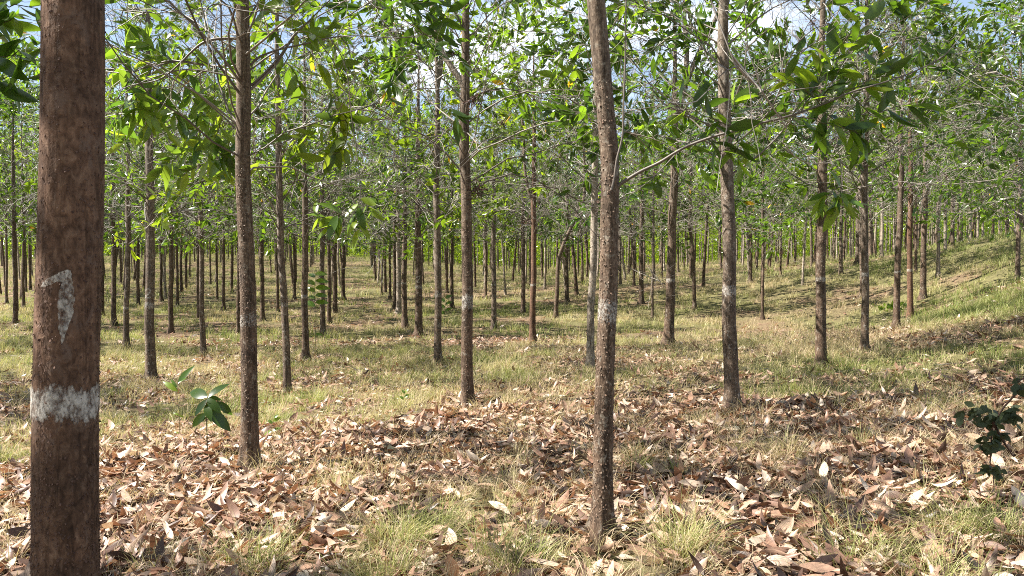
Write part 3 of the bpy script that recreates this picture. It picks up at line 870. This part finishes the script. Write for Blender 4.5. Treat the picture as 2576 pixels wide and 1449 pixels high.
plant(1242, 830, 12, 'mottled slim trunk midway between the centre left trunk and the reddish splitting one', 'grey', band=(716, 7), key=mid(1), rz=0.1)
plant(1316, 788, 10, 'thin straight trunk just left of the reddish splitting tree', 'brown', key=mid(2), rz=3)
plant(1398, 800, 10, 'thin dark trunk curving strongly right, between reddish tree and pale smooth trunk', 'brown', lean=1.5, bend=[(0, 0), (2, .05), (2.6, .28), (4, .9)], key=mid(3), rz=5.1)
plant(1426, 760, 9, 'thin straight trunk beside the right curving one', 'brown', key=mid(4), rz=3.3)
plant(1641, 803, 6, 'very thin bare stem between the nearest tree and the high forking tree', 'grey', lean=1, key=mid(5), rz=0, crown_s=.8)
plant(1613, 764, 11, 'thin trunk left of the very thin bare stem', 'brown', key=mid(1), rz=4.4)
plant(1747, 780, 9, 'thin S curved trunk between the high forking tree and the leaning light trunk', 'brown', bend=[(0, 0), (1.5, -.02), (2.2, -.10), (3, -.2), (3.6, -.15)], key=mid(2), rz=.6)
plant(1824, 845, 10, 'dim trunk half hidden behind the light brown leaning trunk', 'brown', key=mid(3), rz=2.1)
plant(1918, 803, 7, 'short thin spindly stem alone on the grass right of the leaning light trunk', 'brown', key=mid(4), rz=4, crown_s=.8)
plant(1888, 712, 8, 'distant thin trunk above the spindly stem', 'brown', key=mid(0), rz=1)
plant(2254, 828, 16, 'dark trunk at the foot of the grassy bank, left of a reddish one', 'brown', lean=2.2, band=(684, 8), key=mid(5), rz=2)
plant(2290, 803, 14, 'reddish trunk with white ring at the foot of the grassy bank', 'red', lean=-1.2, band=(680, 9), key=mid(0), rz=3.5)
plant(2322, 752, 15, 'dark trunk on the lower slope of the bank, rightmost of the three grouped there', 'brown', lean=.8, key=mid(1), rz=.3)
plant(2360, 697, 9, 'pale thin trunk on the bank, first right of the dark group of three', 'pale', key=mid(2), rz=.3)
plant(2378, 665, 9, 'pale thin trunk on the bank, second right of the dark group of three', 'pale', key=mid(3), rz=3.3, D=30)
plant(2396, 650, 10, 'pale thin trunk on the bank, third right of the dark group of three', 'grey', key=mid(4), rz=1.3, D=31)
plant(2417, 618, 9, 'pale trunk on the bank crest, fourth right of the dark group of three', 'grey', key=mid(5), rz=4.3, D=34)
plant(2440, 612, 8, 'pale trunk on the bank crest, fifth right of the dark group of three', 'pale', key=mid(1), rz=2.3, D=36)
plant(2460, 612, 6, 'thin pale stem on the bank crest, next to last before the leafy edge', 'pale', key=mid(2), rz=5.3, D=40)
plant(2472, 612, 6, 'thin pale stem on the bank crest, last before the leafy right edge', 'pale', key=mid(3), rz=.3, D=42)
plant(2115, 690, 9, 'grey thin trunk between the two ringed trunks of the right part', 'grey', key=mid(4), rz=2.3)
plant(2158, 665, 12, 'grey trunk far back, close left of the clear ringed grey trunk', 'grey', key=mid(5), rz=3.3)
plant(2190, 650, 10, 'grey trunk far back, close right of the clear ringed grey trunk', 'grey', key=mid(0), rz=4.3)
plant(2218, 647, 8, 'pale trunk far back left of the three dark bank trunks', 'pale', key=mid(1), rz=5.3)
plant(38, 814, 11, 'dark trunk left of the big numbered trunk at the photo edge', 'brown', key=mid(2), rz=.3)
plant(17, 765, 7, 'thin trunk farthest left in the photo', 'grey', key=mid(3), rz=1.3)
plant(60, 780, 8, 'thin trunk immediately left of the big numbered trunk', 'brown', key=mid(4), rz=2.3)
plant(257, 794, 9, 'thin dark trunk showing just right of the big numbered trunk', 'brown', key=mid(5), rz=3.3)
plant(287, 820, 12, 'dark trunk second right of the big numbered trunk', 'brown', key=mid(0), rz=4.3)
plant(318, 878, 14, 'grey trunk with pale ring third right of the big numbered trunk', 'grey', lean=2, band=(775, 10), key=mid(1), rz=5.3)
plant(348, 768, 8, 'thin trunk just left of the left numeral 2 trunk', 'brown', key=mid(2), rz=.8)
plant(406, 757, 7, 'thin trunk just right of the left numeral 2 trunk', 'brown', key=mid(3), rz=1.8)
plant(431, 838, 12, 'dark trunk second right of the left numeral 2 trunk', 'brown', key=mid(4), rz=2.8)
plant(446, 774, 7, 'thin trunk third right of the left numeral 2 trunk', 'brown', key=mid(5), rz=3.8)
plant(499, 800, 7, 'thin trunk close behind the left of the grey mounded trunk', 'brown', key=mid(0), rz=4.8)
plant(512, 893, 13, 'grey trunk on a low dark mound, left of the dark scaly trunk', 'grey', lean=-1.6, key=mid(1), rz=5.8)
plant(563, 781, 8, 'thin trunk midway between the mounded trunk and the dark scaly trunk', 'brown', key=mid(2), rz=1.5)
plant(601, 838, 10, 'dark trunk peeping out left of the dark scaly trunk', 'brown', key=mid(3), rz=2.5)
plant(660, 808, 10, 'dark trunk just right of the dark scaly trunk', 'brown', key=mid(4), rz=3.5)
plant(698, 783, 7, 'thin trunk just left of the slim bowed trunk', 'brown', key=mid(5), rz=4.5)
plant(741, 752, 7, 'thin trunk between the slim bowed trunk and the white ringed one', 'brown', key=mid(0), rz=5.5)
plant(1137, 775, 8, 'thin trunk close left of the centre left trunk', 'brown', key=mid(1), rz=.5)
plant(1222, 752, 6, 'thin trunk left of the mottled slim trunk', 'brown', key=mid(2), rz=4.1)
plant(993, 776, 9, 'thin dark trunk nearest the right lip of the grassy lane', 'brown', key=mid(3), rz=1.1)
plant(969, 735, 6, 'far thin trunk at the right lip of the grassy lane, first of the far pair', 'brown', key=mid(4), rz=2.1)
plant(981, 752, 6, 'far thin trunk at the right lip of the grassy lane, second of the far pair', 'brown', key=mid(5), rz=3.1)

# limbs that fork from named trunks
limb(t1177, p1177, p1177[1], [(1172, 235), (1160, 205), (1130, 160), (1105, 115), (1090, 40), (1082, -60), (1060, -200)], [17, 16, 14, 13, 12, 10, 7], M_BARK['pale'])
limb(t1340, p1340, p1340[1], [(1342, 500), (1330, 480), (1320, 420), (1317, 340), (1308, 240), (1290, 120)], [9, 8, 7, 6.5, 6, 4], M_BARK['brown'])
limb(t1681, p1681, p1681[1], [(1703, 300), (1725, 215), (1755, 140), (1790, 70), (1810, 20), (1830, -60)], [15, 14, 13, 11, 10, 8], M_BARK['grey'])
limb(t1681, p1681, p1681[1], [(1722, 215), (1728, 130), (1722, 60), (1724, -40)], [15, 12, 11, 9], M_BARK['grey'])
limb(t1102, p1102, p1102[1], [(1100, 220), (1110, 150), (1098, 60), (1096, -40)], [12, 11, 9, 7], M_BARK['grey'])
limb(t628, p628, p628[1], [(612, 110), (595, 98), (545, 98), (510, 108), (480, 132), (450, 162), (400, 200), (330, 215), (270, 240)], [14, 13, 12, 11, 9, 8, 6, 4, 2.5], M_TWIG, 'branch')
limb(t628, p628, p628[1], [(606, 205), (585, 195), (540, 183), (470, 175), (400, 190), (340, 215), (290, 250)], [9, 8, 7, 6, 5, 4, 3], M_TWIG, 'branch')
limb(t628, p628, p628[1], [(630, 165), (650, 145), (700, 125), (760, 112), (830, 95), (900, 90), (1010, 95), (1100, 80)], [12, 10, 8, 7, 6, 5, 4, 2.5], M_TWIG, 'branch')
limb(t628, p628, p628[1], [(632, 215), (660, 190), (705, 140), (740, 90), (790, 40), (850, -20)], [11, 10, 9, 8, 6, 4], M_TWIG, 'branch')
hD = heroP[1]
limb(hero, heroP, hD, [(1540, 498), (1548, 476), (1565, 460), (1610, 432), (1660, 408), (1720, 372), (1790, 345), (1850, 328), (1920, 308), (1990, 290), (2070, 262), (2140, 232), (2230, 205), (2310, 175), (2380, 135), (2440, 60)],
     [24, 19, 15, 13, 12, 11, 10, 9.5, 9, 8.5, 8, 7, 6, 5, 4, 2.5], M_TWIG, 'branch', 8, ys=[0, -.02, -.03, -.08, -.12, -.2, -.25, -.3, -.35, -.4, -.42, -.45, -.45, -.4, -.4, -.35])
limb(hero, heroP, hD, [(1538, 478), (1545, 450), (1552, 400), (1566, 340), (1569, 250), (1573, 150), (1574, 40), (1578, -100)], [12, 10, 9, 8, 8, 7, 6, 4], M_TWIG, 'branch', 8, ys=[-.05] * 8)
limb(hero, heroP, hD, [(1530, 390), (1532, 300), (1520, 180), (1512, 60), (1508, -80)], [22, 20, 18, 15, 12], M_BARK['brown'], 'limb', 10, ys=[-.0] * 5)
# leaf sprays on the long low branch
def spray(root, P0, D, pix, size, seed, mtl, name='leaf_spray', n=10, dj=.0, droop=0.):
    """twigs through picture points, each carrying big leaves"""
    r_ = np.random.RandomState(seed); g = Geo()
    for line in pix:
        q = np.array([at(a, b, D + dj) for a, b in line]) - P0
        tt = np.linspace(0, len(q) - 1, 9); k = np.minimum(tt.astype(int), len(q) - 2); u = (tt - k)[:, None]
        q = q[k] * (1 - u) + q[k + 1] * u + r_.randn(9, 3) * .006
        tubes(g, q[None], np.linspace(.0035, .0015, 9)[None], 5, m=1)
        t = np.linspace(.12, 1, n); p, dd = along(q[None], np.zeros(n, int), np.minimum(t, .999))
        sd = norm(np.cross(dd, np.array([0, 1., .2]))) * np.where(np.arange(n) % 2, 1, -1)[:, None]
        d = norm(dd * .7 + sd * .6 + r_.randn(n, 3) * .28 - np.array([0, 0, droop]))
        ll = size * (.7 + .55 * r_.rand(n))
        leaf_geo(g, p, d, r_.randn(n, 3) + np.array([0, -.3, .8]), ll, ll * (.26 + .12 * r_.rand(n)), .1 + r_.rand(n) * .22, np.clip(r_.rand(n), 0, .88), 7, fold=.2, twist=r_.randn(n) * .4)
    link(name, g.mesh(name, [mtl, M_STEM]), root)
spray(hero, heroP, 4.1, [[(2060, 265), (2110, 180), (2150, 100), (2175, 50)], [(2140, 232), (2190, 190), (2230, 120)], [(2070, 262), (2120, 240), (2200, 200), (2250, 190)],
                         [(1990, 290), (2040, 230), (2090, 170), (2110, 120)], [(2070, 265), (2030, 230), (1990, 200), (1960, 190)], [(2020, 280), (2060, 200), (2070, 150)]], .15, 3, M_LEAF, n=9)
spray(hero, heroP, 4.1, [[(2060, 270), (2100, 300), (2150, 340), (2160, 350)], [(1990, 295), (2060, 305), (2120, 320), (2190, 345)], [(2140, 235), (2180, 290), (2260, 270), (2330, 260)]], .15, 4, M_LEAF, n=9, droop=.35)
spray(hero, heroP, 4.0, [[(1850, 330), (1800, 300), (1740, 275), (1700, 265)], [(1870, 325), (1850, 360), (1860, 400)], [(1830, 335), (1840, 300), (1850, 260), (1840, 250)], [(1780, 350), (1810, 380), (1850, 370)]], .14, 5, M_LEAF, n=8, droop=.2)
spray(hero, heroP, 4.6, [[(2110, 480), (2130, 500), (2150, 515)], [(2115, 480), (2110, 510), (2100, 530)], [(2120, 470), (2080, 490), (2070, 500)]], .13, 6, M_LEAFY, n=7, droop=.2)
limb(hero, heroP, 4.5, [(2060, 270), (2100, 340), (2115, 420), (2118, 485)], [4, 3.5, 3, 2.5], M_TWIG, 'branch', 5)
# hanging spray between the dark scaly trunk and the centre
limb(t628, p628, 6.6, [(830, 95), (870, 170), (885, 300), (900, 400), (905, 500), (870, 535), (840, 550)], [5, 4.5, 4, 3.6, 3.2, 3, 2.5], M_TWIG, 'branch', 5)
spray(t628, p628, 6.6, [[(905, 500), (925, 520), (935, 530)], [(870, 535), (830, 545), (800, 545)], [(900, 500), (900, 540), (905, 575)], [(860, 540), (850, 560), (830, 570)]], .19, 8, M_LEAFY, n=7, droop=.15)
spray(t628, p628, 6.7, [[(860, 260), (850, 330), (840, 380)], [(870, 300), (800, 330), (740, 345)], [(880, 330), (860, 380), (820, 400)], [(830, 230), (850, 280), (880, 300)]], .21, 9, M_LEAF, n=9, droop=.3)
spray(t628, p628, 6.8, [[(760, 112), (790, 80), (850, 70)], [(800, 100), (760, 60), (740, 20)], [(700, 130), (740, 180), (760, 220)], [(720, 60), (800, 160), (840, 170)]], .22, 10, M_LEAFY, n=8, droop=.0)
sp = [[(450, 165), (400, 130), (350, 100)], [(470, 170), (480, 240), (520, 300)], [(400, 200), (420, 260), (450, 300)], [(510, 190), (560, 170), (600, 150)], [(350, 220), (300, 280), (280, 330)], [(330, 215), (350, 270), (400, 300)],
      [(430, 190), (360, 240), (330, 290)], [(540, 183), (540, 250), (500, 330), (500, 380)], [(500, 380), (550, 385), (590, 400)], [(480, 370), (440, 400), (400, 430)], [(300, 250), (330, 180), (320, 120)], [(560, 300), (540, 350), (560, 400)]]
spray(t628, p628, 7.0, sp, .20, 11, M_LEAFY, n=11, droop=.05)
spray(t628, p628, 7.6, [[(a + 25, b + 40) for a, b in l] for l in sp], .20, 12, M_LEAFY, n=10, droop=.05)

# a neighbour standing just left of the frame whose leaves reach in above the big trunk
e = empty('acacia_tree', (-3.9, 2.6, float(ground_z(-3.9, 2.6)[0])))
e0 = np.array(e.location)
trx = Trunk([(0, 0, -.1), (0, 0, 1), (0, 0, 2.5), (.02, 0, 5), (0, 0, 7.5)], [.07, .065, .06, .04, .01], 9.1)
link('trunk', trunk_mesh(trx, M_BARK['brown'], sides=16), e)
add_crown(e, near(3), (0, 0), 2.2, 1.0, 1.3)
spray(e, e0, 2.9, [[(-120, 60), (-40, 70), (40, 50)], [(-100, 150), (-20, 150), (60, 130)], [(-120, 250), (-20, 200), (60, 190)], [(-80, 20), (0, 10), (90, 20)]], .15, 14, M_LEAF, n=9, droop=.1)
limb(e, e0, 2.9, [(-420, 300), (-250, 200), (-120, 150), (-20, 150)], [16, 14, 10, 6], M_TWIG, 'branch', 6)
tag(e, 'tree outside the left edge with leaves reaching in over the big trunk', 'tree', 'planted acacia trees')
HANDX.append((-3.9, 2.6))
# bushy tree at the right edge, beyond the bank
for bx, by, ss, lb in ((2625, 14.5, 1.0, 'bushy low crowned tree filling the right edge above the bank'), (2560, 20.5, 1.0, 'bushy low crowned tree behind, at the right edge'), (2740, 10.5, 1.0, 'leafy tree just outside the right edge with foliage reaching in')):
    X = (bx - 1288) / F * by
    z = float(ground_z(X, by)[0])
    b = empty('acacia_tree', (X, by, z))
    link('trunk', trunk_mesh(Trunk([(0, 0, -.1), (0, 0, 1), (.05, 0, 2.5), (.02, 0, 5), (0, 0, 7)], [.06, .055, .05, .035, .01], bx * .1), M_BARK['grey'], sides=12, dz=.12), b)
    add_crown(b, ('bushy', 0), (0, 0), bx * 1.0, ss, .4 if by != 10.5 else 1.2)
    tag(b, lb, 'tree', 'planted acacia trees')
    HANDX.append((X, by))

# ------------------------------------------------------------------ the far rows
rs = np.random.RandomState(8)
TV = []
for i in range(8):
    tx, ty = rs.randn() * .035, rs.randn() * .035
    r0 = .052 + .018 * rs.rand()
    pts = [(tx * h + .03 * math.sin(h * 1.4 + i), ty * h + .02 * math.sin(h + i), h) for h in (-.2, 0, .6, 1.2, 2, 3, 4, 5.5, 7.3)]
    rad = [r0 * q for q in (1.1, 1.08, 1, .97, .93, .86, .72, .42, .12)]
    tr = Trunk(pts, rad, 60 + i * 3.1)
    TV.append([trunk_mesh(tr, M_BARK[b], sides=8, dz=.3) for b in (('brown', 'grey') if i % 2 else ('brown', 'pale'))])
BAND = []
for i in range(1):
    BAND.append(None)
dv = np.array([-.196, .98]); nv = np.array([.98, .196])
cells = []
for k in range(-34, 40):
    for j in range(-3, 32):
        q = nv * (-.95 + 2.52 * k + rs.randn() * .16) + dv * (2.6 + 4.65 * j + (k % 3) * 1.4 + rs.randn() * .35)
        cells.append((q[0], q[1], k))
        if q[1] > 27 and rs.rand() < .55:
            q2 = q + dv * (2.2 + .3 * rs.randn()) + nv * rs.randn() * .2
            cells.append((q2[0], q2[1], k))
far, stuffed, side = [], [], []
for x, y, k in cells:
    if rs.rand() < .05: continue
    px = 1288 + x / max(y, .1) * F
    if HANDX and min((x - a) ** 2 + (y - b) ** 2 for a, b in HANDX) < 1.7 ** 2: continue
    infr = y > .5 and -60 < px < 2640
    if y > 24 and infr:
        if 2330 < px and y < 34: continue
        (far if y < 74 else stuffed).append((x, y, k, px))
    elif not infr and -8 < y < 24:
        # neighbours just outside the frame, for the shade they cast and the crowns they lean in
        edge = abs(x) - .65 * max(y, 0)
        if rs.rand() < .6 and edge < (7.0 if x < 0 else 2.6) and math.hypot(x, y) > 2.2 and not (x > 0 and y > 7):
            side.append((x, y, k, px))
far.sort(key=lambda c: c[1])
room = 285 - len(HANDX) - len(side)
stuffed += far[room:]; far = far[:room]
print('trees: hand', len(HANDX), 'far', len(far), 'side', len(side), 'stuff', len(stuffed))
def grid_tree(x, y, keyset, nkeys, label, group):
    z = float(ground_z(x, y)[0])
    root = empty('acacia_tree', (x, y, z))
    i = rs.randint(8); me = TV[i][rs.randint(2)]
    rz = rs.rand() * 6.28; s = .9 + .25 * rs.rand()
    o = link('trunk', me, root); o.rotation_euler = (0, 0, rz); o.scale = (s * (.8 + .4 * rs.rand()),) * 2 + (s,)
    add_crown(root, (keyset, rs.randint(nkeys)), (0, 0), rs.rand() * 6.28, s, pods=0)
    tag(root, label, 'tree', group)
for x, y, k, px in side:
    grid_tree(x, y, 'near', 5, 'plantation tree outside the frame, %s' % ('left of the camera' if x < 0 else 'right of the camera'), 'trees beside the camera, %s' % ('left' if x < 0 else 'right'))
for x, y, k, px in far:
    if px > 2080: zone = 'on the rise behind the grassy bank'
    elif px > 1560: zone = 'beyond the grass right of the nearest tree'
    elif px > 880: zone = 'between the grassy lane and the nearest tree'
    else: zone = 'left of the grassy lane'
    dep = 'middle rows' if y < 42 else 'back rows'
    grid_tree(x, y, 'mid' if y < 36 else 'far', 6 if y < 36 else 4, 'slender trunk in the %s %s' % (dep, zone), '%s %s' % (dep, zone))
# the wood beyond, too far and dense to count
g = Geo()
for x, y, k, px in stuffed:
    z = float(ground_z(x, y)[0]); r_ = rs.rand()
    H = 7.4 + rs.rand()
    P = np.array([[[x, y, z - .1], [x + rs.randn() * .06, y, z + 2.5], [x + rs.randn() * .1, y, z + 5], [x, y, z + H]]])
    tubes(g, P, np.array([[.068, .060, .045, .01]]) * (.8 + .4 * rs.rand()), 5, m=1)
    n = 520 if y < 82 else 760
    a = rs.rand(n) * 2 * PI; hh = rs.rand(n)
    rr = 1.9 * (1 - .55 * hh) * np.sqrt(rs.rand(n))
    p = np.stack([x + rr * np.cos(a), y + rr * np.sin(a), z + (2.0 if y < 82 else .3) + hh * (H - (2.0 if y < 82 else .3)) + .2 * rs.randn(n)], -1)
    ll = .18 + .16 * rs.rand(n)
    leaf_geo(g, p, rs.randn(n, 3), rs.randn(n, 3), ll, ll * .36, rs.rand(n) * .3, np.clip(.25 + rs.rand(n) * .4 + .35 * r_, 0, .95), 2)
tag(link('forest_beyond', g.mesh('forest_beyond', [M_LEAF, M_BARK['grey']])), 'far off rows of plantation trees merging into one green wood', 'forest', kind='stuff')
# ------------------------------------------------------------------ small plants and tufts
def seedling(name, px, py, D, stem_px, leaves, size, mtl, label, cat='seedling', wf=.42, seed=1, thick=.004):
    P = hit(px, py) if D is None else None
    if P is None:
        X = (px - 1288) / F * D; P = np.array([X, D, float(ground_z(X, D)[0])])
    Dd = P[1]; r_ = np.random.RandomState(seed)
    root = empty(name, tuple(P)); g = Geo(); gl = Geo()
    for line in stem_px:
        q = np.array([at(a, b, Dd) for a, b in line]) - P
        q += np.stack([np.zeros(len(q)), r_.randn(len(q)) * .02, np.zeros(len(q))], -1) * (np.arange(len(q)) > 0)[:, None]
        tt = np.linspace(0, len(q) - 1, 10); k = np.minimum(tt.astype(int), len(q) - 2); u = (tt - k)[:, None]
        q = q[k] * (1 - u) + q[k + 1] * u
        tubes(g, q[None], np.linspace(thick, thick * .5, 10)[None], 5)
    for (ax, ay), (bx, by), dy in leaves:
        a = at(ax, ay, Dd) - P; b = at(bx, by, Dd + dy) - P
        ln = np.linalg.norm(b - a)
        U = np.array([r_.randn() * .25, -.75, .6])
        leaf_geo(gl, a[None], (b - a)[None] / ln + np.array([[0, 0, .25]]), U[None], np.array([ln * 1.08]), np.array([ln * wf]), np.array([.28]), np.array([size * r_.rand()]), 9, fold=.16)
    link('stem', g.mesh('stem', M_STEM), root); link('foliage', gl.mesh('foliage', mtl), root)
    tag(root, label, cat)
    return root
seedling('sapling', 522, 1160, None, [[(522, 1160), (520, 1100), (519, 1050), (522, 1000)]],
         [((522, 1005), (492, 1045), -.05), ((522, 1002), (545, 1040), -.08), ((522, 1000), (556, 1010), .05), ((545, 1010), (578, 1048), .03), ((520, 1030), (572, 1088), .03), ((518, 1040), (484, 1080), .0), ((520, 1050), (497, 1068), .0),
          ((522, 998), (468, 995), .1), ((524, 1000), (575, 965), .12), ((520, 1015), (525, 1058), -.1)], .3, M_LEAF, 'small sapling with broad dark green drooping leaves left of the dark scaly trunk', 'sapling', .4, 3, .006)
seedling('seedling', 452, 1110, None, [[(452, 1110), (450, 1040), (446, 985), (448, 960)]],
         [((448, 985), (405, 965), 0), ((446, 975), (425, 958), 0), ((448, 962), (485, 925), 0), ((448, 965), (470, 950), .05), ((450, 1045), (435, 1040), .0), ((450, 1090), (438, 1088), 0), ((450, 1045), (462, 1052), .0)], .9, M_LEAFY, 'thin pale seedling with small yellow green leaves left of the broad leaved sapling', 'seedling', .3, 4, .003)
seedling('seedling', 684, 1108, None, [[(684, 1108), (683, 1080), (688, 1050)]],
         [((683, 1085), (665, 1095), 0), ((684, 1085), (705, 1078), 0), ((684, 1100), (678, 1118), -.05), ((686, 1065), (672, 1058), .0), ((687, 1060), (706, 1052), 0), ((688, 1052), (700, 1044), 0)], .9, M_LEAFY, 'tiny bright green seedling at the right foot of the dark scaly trunk', 'seedling', .5, 5, .003)
seedling('seedling', 793, 880, None, [[(793, 880), (794, 800), (790, 740), (796, 690)]],
         [((793, 770 - 9 * i), (793 + (28 if i % 2 else -26) + 4 * (i % 3), 762 - 9 * i + 12 * (i % 2)), .05 * (i % 3)) for i in range(10)] + [((793, 840), (810, 845), 0)], .8, M_LEAFY, 'leafy green sapling beside the lane, right of the white ringed slim trunk', 'seedling', .5, 6, .006)
seedling('seedling', 1120, 850, None, [[(1120, 850), (1118, 790), (1124, 745)]],
         [((1120, 790 - 8 * i), (1120 + (18 if i % 2 else -18), 784 - 8 * i), .03) for i in range(6)], .8, M_LEAFY, 'small green seedling between the two centre left trunks', 'seedling', .5, 7, .004)
seedling('shrub', 2260, 800, None, [[(2260, 800), (2245, 770), (2225, 760)], [(2260, 800), (2270, 765), (2290, 750)], [(2262, 800), (2215, 790), (2200, 775)]],
         [((2235 + 8 * math.cos(i * 2.4) * i ** .5, 775 + 6 * math.sin(i * 1.7)), (2240 + 8 * math.cos(i * 2.4) * i ** .5 + 11 * math.cos(i * 2.1), 772 + 6 * math.sin(i * 1.7) + 9 * math.sin(i * 2.4)), .1 * math.sin(i)) for i in range(26)], .7, M_LEAFY, 'low leafy green shrub at the foot of the dark bank trunks', 'shrub', .5, 8, .005)
seedling('seedling', 1018, 1030, None, [[(1018, 1030), (1016, 1000), (1020, 985)]],
         [((1017, 1005), (1005, 998), 0), ((1017, 1000), (1030, 992), 0), ((1019, 990), (1010, 982), 0), ((1019, 988), (1027, 978), 0)], .9, M_LEAFY, 'tiny yellow green seedling in the sunny grass left of the centre left trunk', 'seedling', .5, 9, .003)
# dark sprig close to the camera at the right edge, its shade put into the dark leaf colour
r_ = np.random.RandomState(12)
Dn = 1.75
sx = (2700 - 1288) / F * Dn
base = np.array([sx, Dn, float(ground_z(sx, Dn)[0])])
root = empty('shrub', tuple(base)); g = Geo(); gl = Geo()
for line in ([(2700, 1560), (2690, 1200), (2620, 960), (2560, 985), (2520, 1030), (2495, 1080), (2490, 1180)], [(2620, 960), (2590, 945), (2560, 960)], [(2495, 1060), (2530, 1120), (2550, 1150)]):
    q = np.array([at(a, b, Dn) for a, b in line]) - base
    if line[0] == (2700, 1560): q[0] = (0, 0, 0)
    tt = np.linspace(0, len(q) - 1, 24); k = np.minimum(tt.astype(int), len(q) - 2); u = (tt - k)[:, None]
    q = q[k] * (1 - u) + q[k + 1] * u
    tubes(g, q[None], np.linspace(.004, .0012, 24)[None], 5)
for cx, cy, n, sc in ((2490, 1180, 26, 28), (2485, 1120, 40, 34), (2500, 1050, 50, 50), (2455, 1035, 26, 40), (2545, 1040, 26, 40), (2572, 975, 26, 40), (2505, 1095, 16, 30)):
    for i in range(n):
        a = at(cx + r_.randn() * sc * .35, cy + r_.randn() * sc * .22, Dn + r_.randn() * .02) - base
        d = np.array([r_.randn(), r_.randn() * .6, r_.randn() * .4 - .5]); ln = .014 + .014 * r_.rand()
        leaf_geo(gl, a[None], d[None], r_.randn(1, 3) + np.array([[0, -.8, .4]]), np.array([ln]), np.array([ln * .6]), np.array([.15]), np.array([r_.rand() * .25]), 5, fold=.2)
link('stem', g.mesh('stem', M_POD), root)
link('foliage', gl.mesh('foliage', leaf_mat('shaded_leaf_dark', [(0, (.03, .045, .022)), (1, (.06, .085, .04))], (1.6, 1.6, 1.), .6, .2, .3)), root)
tag(root, 'dark small leaved sprig hanging close to the camera at the right edge', 'shrub')

# the big arching tufts in the foreground
rs = np.random.RandomState(51)
for px, py, n, ln, sp, dry, lb in (
    (1050, 1352, 330, .30, .13, .62, 'wide green arching grass tuft in the foreground, left of the nearest tree'),
    (640, 1415, 260, .24, .12, .60, 'rounded yellow green grass tuft at the bottom edge, right of the big trunk'),
    (930, 1475, 240, .26, .15, .50, 'low straw tipped grass tuft at the bottom edge below the wide green tuft'),
    (1290, 1425, 240, .28, .12, .58, 'spreading grass tuft at the bottom edge left of the nearest tree foot'),
    (1690, 1395, 300, .28, .15, .45, 'pale tangled grass tuft right of the nearest tree foot'),
    (2440, 1350, 340, .34, .15, .60, 'large green grass tuft at the lower right'),
    (2250, 1440, 300, .30, .16, .52, 'long bladed grass tuft at the bottom edge of the lower right'),
    (1655, 1190, 110, .30, .06, .62, 'small upright grass tuft right of the nearest trunk'),
    (1935, 1150, 200, .26, .14, .12, 'dry straw tangle in the litter in front of the leaning light trunk'),
    (30, 1170, 260, .28, .16, .68, 'green grass tuft left of the big trunk')):
    P = hit(px, py)
    if P is None: continue
    root_m = Geo()
    k = int(n * 1.9); a = rs.rand(k) * 2 * PI; r = sp * 1.25 * np.sqrt(rs.rand(k))
    ca, sa_ = rs.rand(5, 2) * .34 - .17, rs.randint(0, 5, k)
    x = P[0] + np.cos(a) * r * (.6 + .7 * rs.rand()) + ca[sa_, 0]; y = P[1] + np.sin(a) * r * .8 + ca[sa_, 1]
    z = ground_z(x, y) - .01 + .05 * np.maximum(0, 1 - (r / sp) ** 2)
    blades(root_m, rs, x - P[0], y - P[1], z - P[2], a + .5 * math.sin(px) + rs.randn(k) * .55, ln * 1.3 * (.3 + .9 * rs.rand(k)) * (.55 + .6 * rs.rand(5))[sa_], np.full(k, .0034), np.clip(1.28 + rs.randn(k) * .42, .15, 1.9), 7, np.clip(dry + .10 + rs.randn(k) * .2 - .45 * (rs.rand(k) < .3), 0, 1))
    o = link('grass_tuft', root_m.mesh('grass_tuft', M_GRASS), None, tuple(P))
    tag(o, lb, 'grass tuft', 'foreground grass tufts')

# ------------------------------------------------------------------ haze
HAZE = 0
if HAZE:
    m, t, o = mat('air_haze')
    v = N(t, 'ShaderNodeVolumePrincipled'); v.inputs['Color'].default_value = (.93, .97, 1, 1); v.inputs['Density'].default_value = HAZE; v.inputs['Anisotropy'].default_value = .2
    t.links.new(v.outputs[0], o.inputs['Volume'])
    x0, x1, y0, y1, z0, z1 = -430, 430, -430, 430, -25, 14
    V = [(x, y, z) for z in (z0, z1) for x, y in ((x0, y0), (x1, y0), (x1, y1), (x0, y1))]
    Q = [(0, 3, 2, 1), (4, 5, 6, 7), (0, 1, 5, 4), (1, 2, 6, 5), (2, 3, 7, 6), (3, 0, 4, 7)]
    tag(link('haze', raw_mesh('haze', np.array(V, float), np.array(Q), m, smooth=False)), 'thin bright haze softening the far rows of trees', 'haze', kind='stuff')
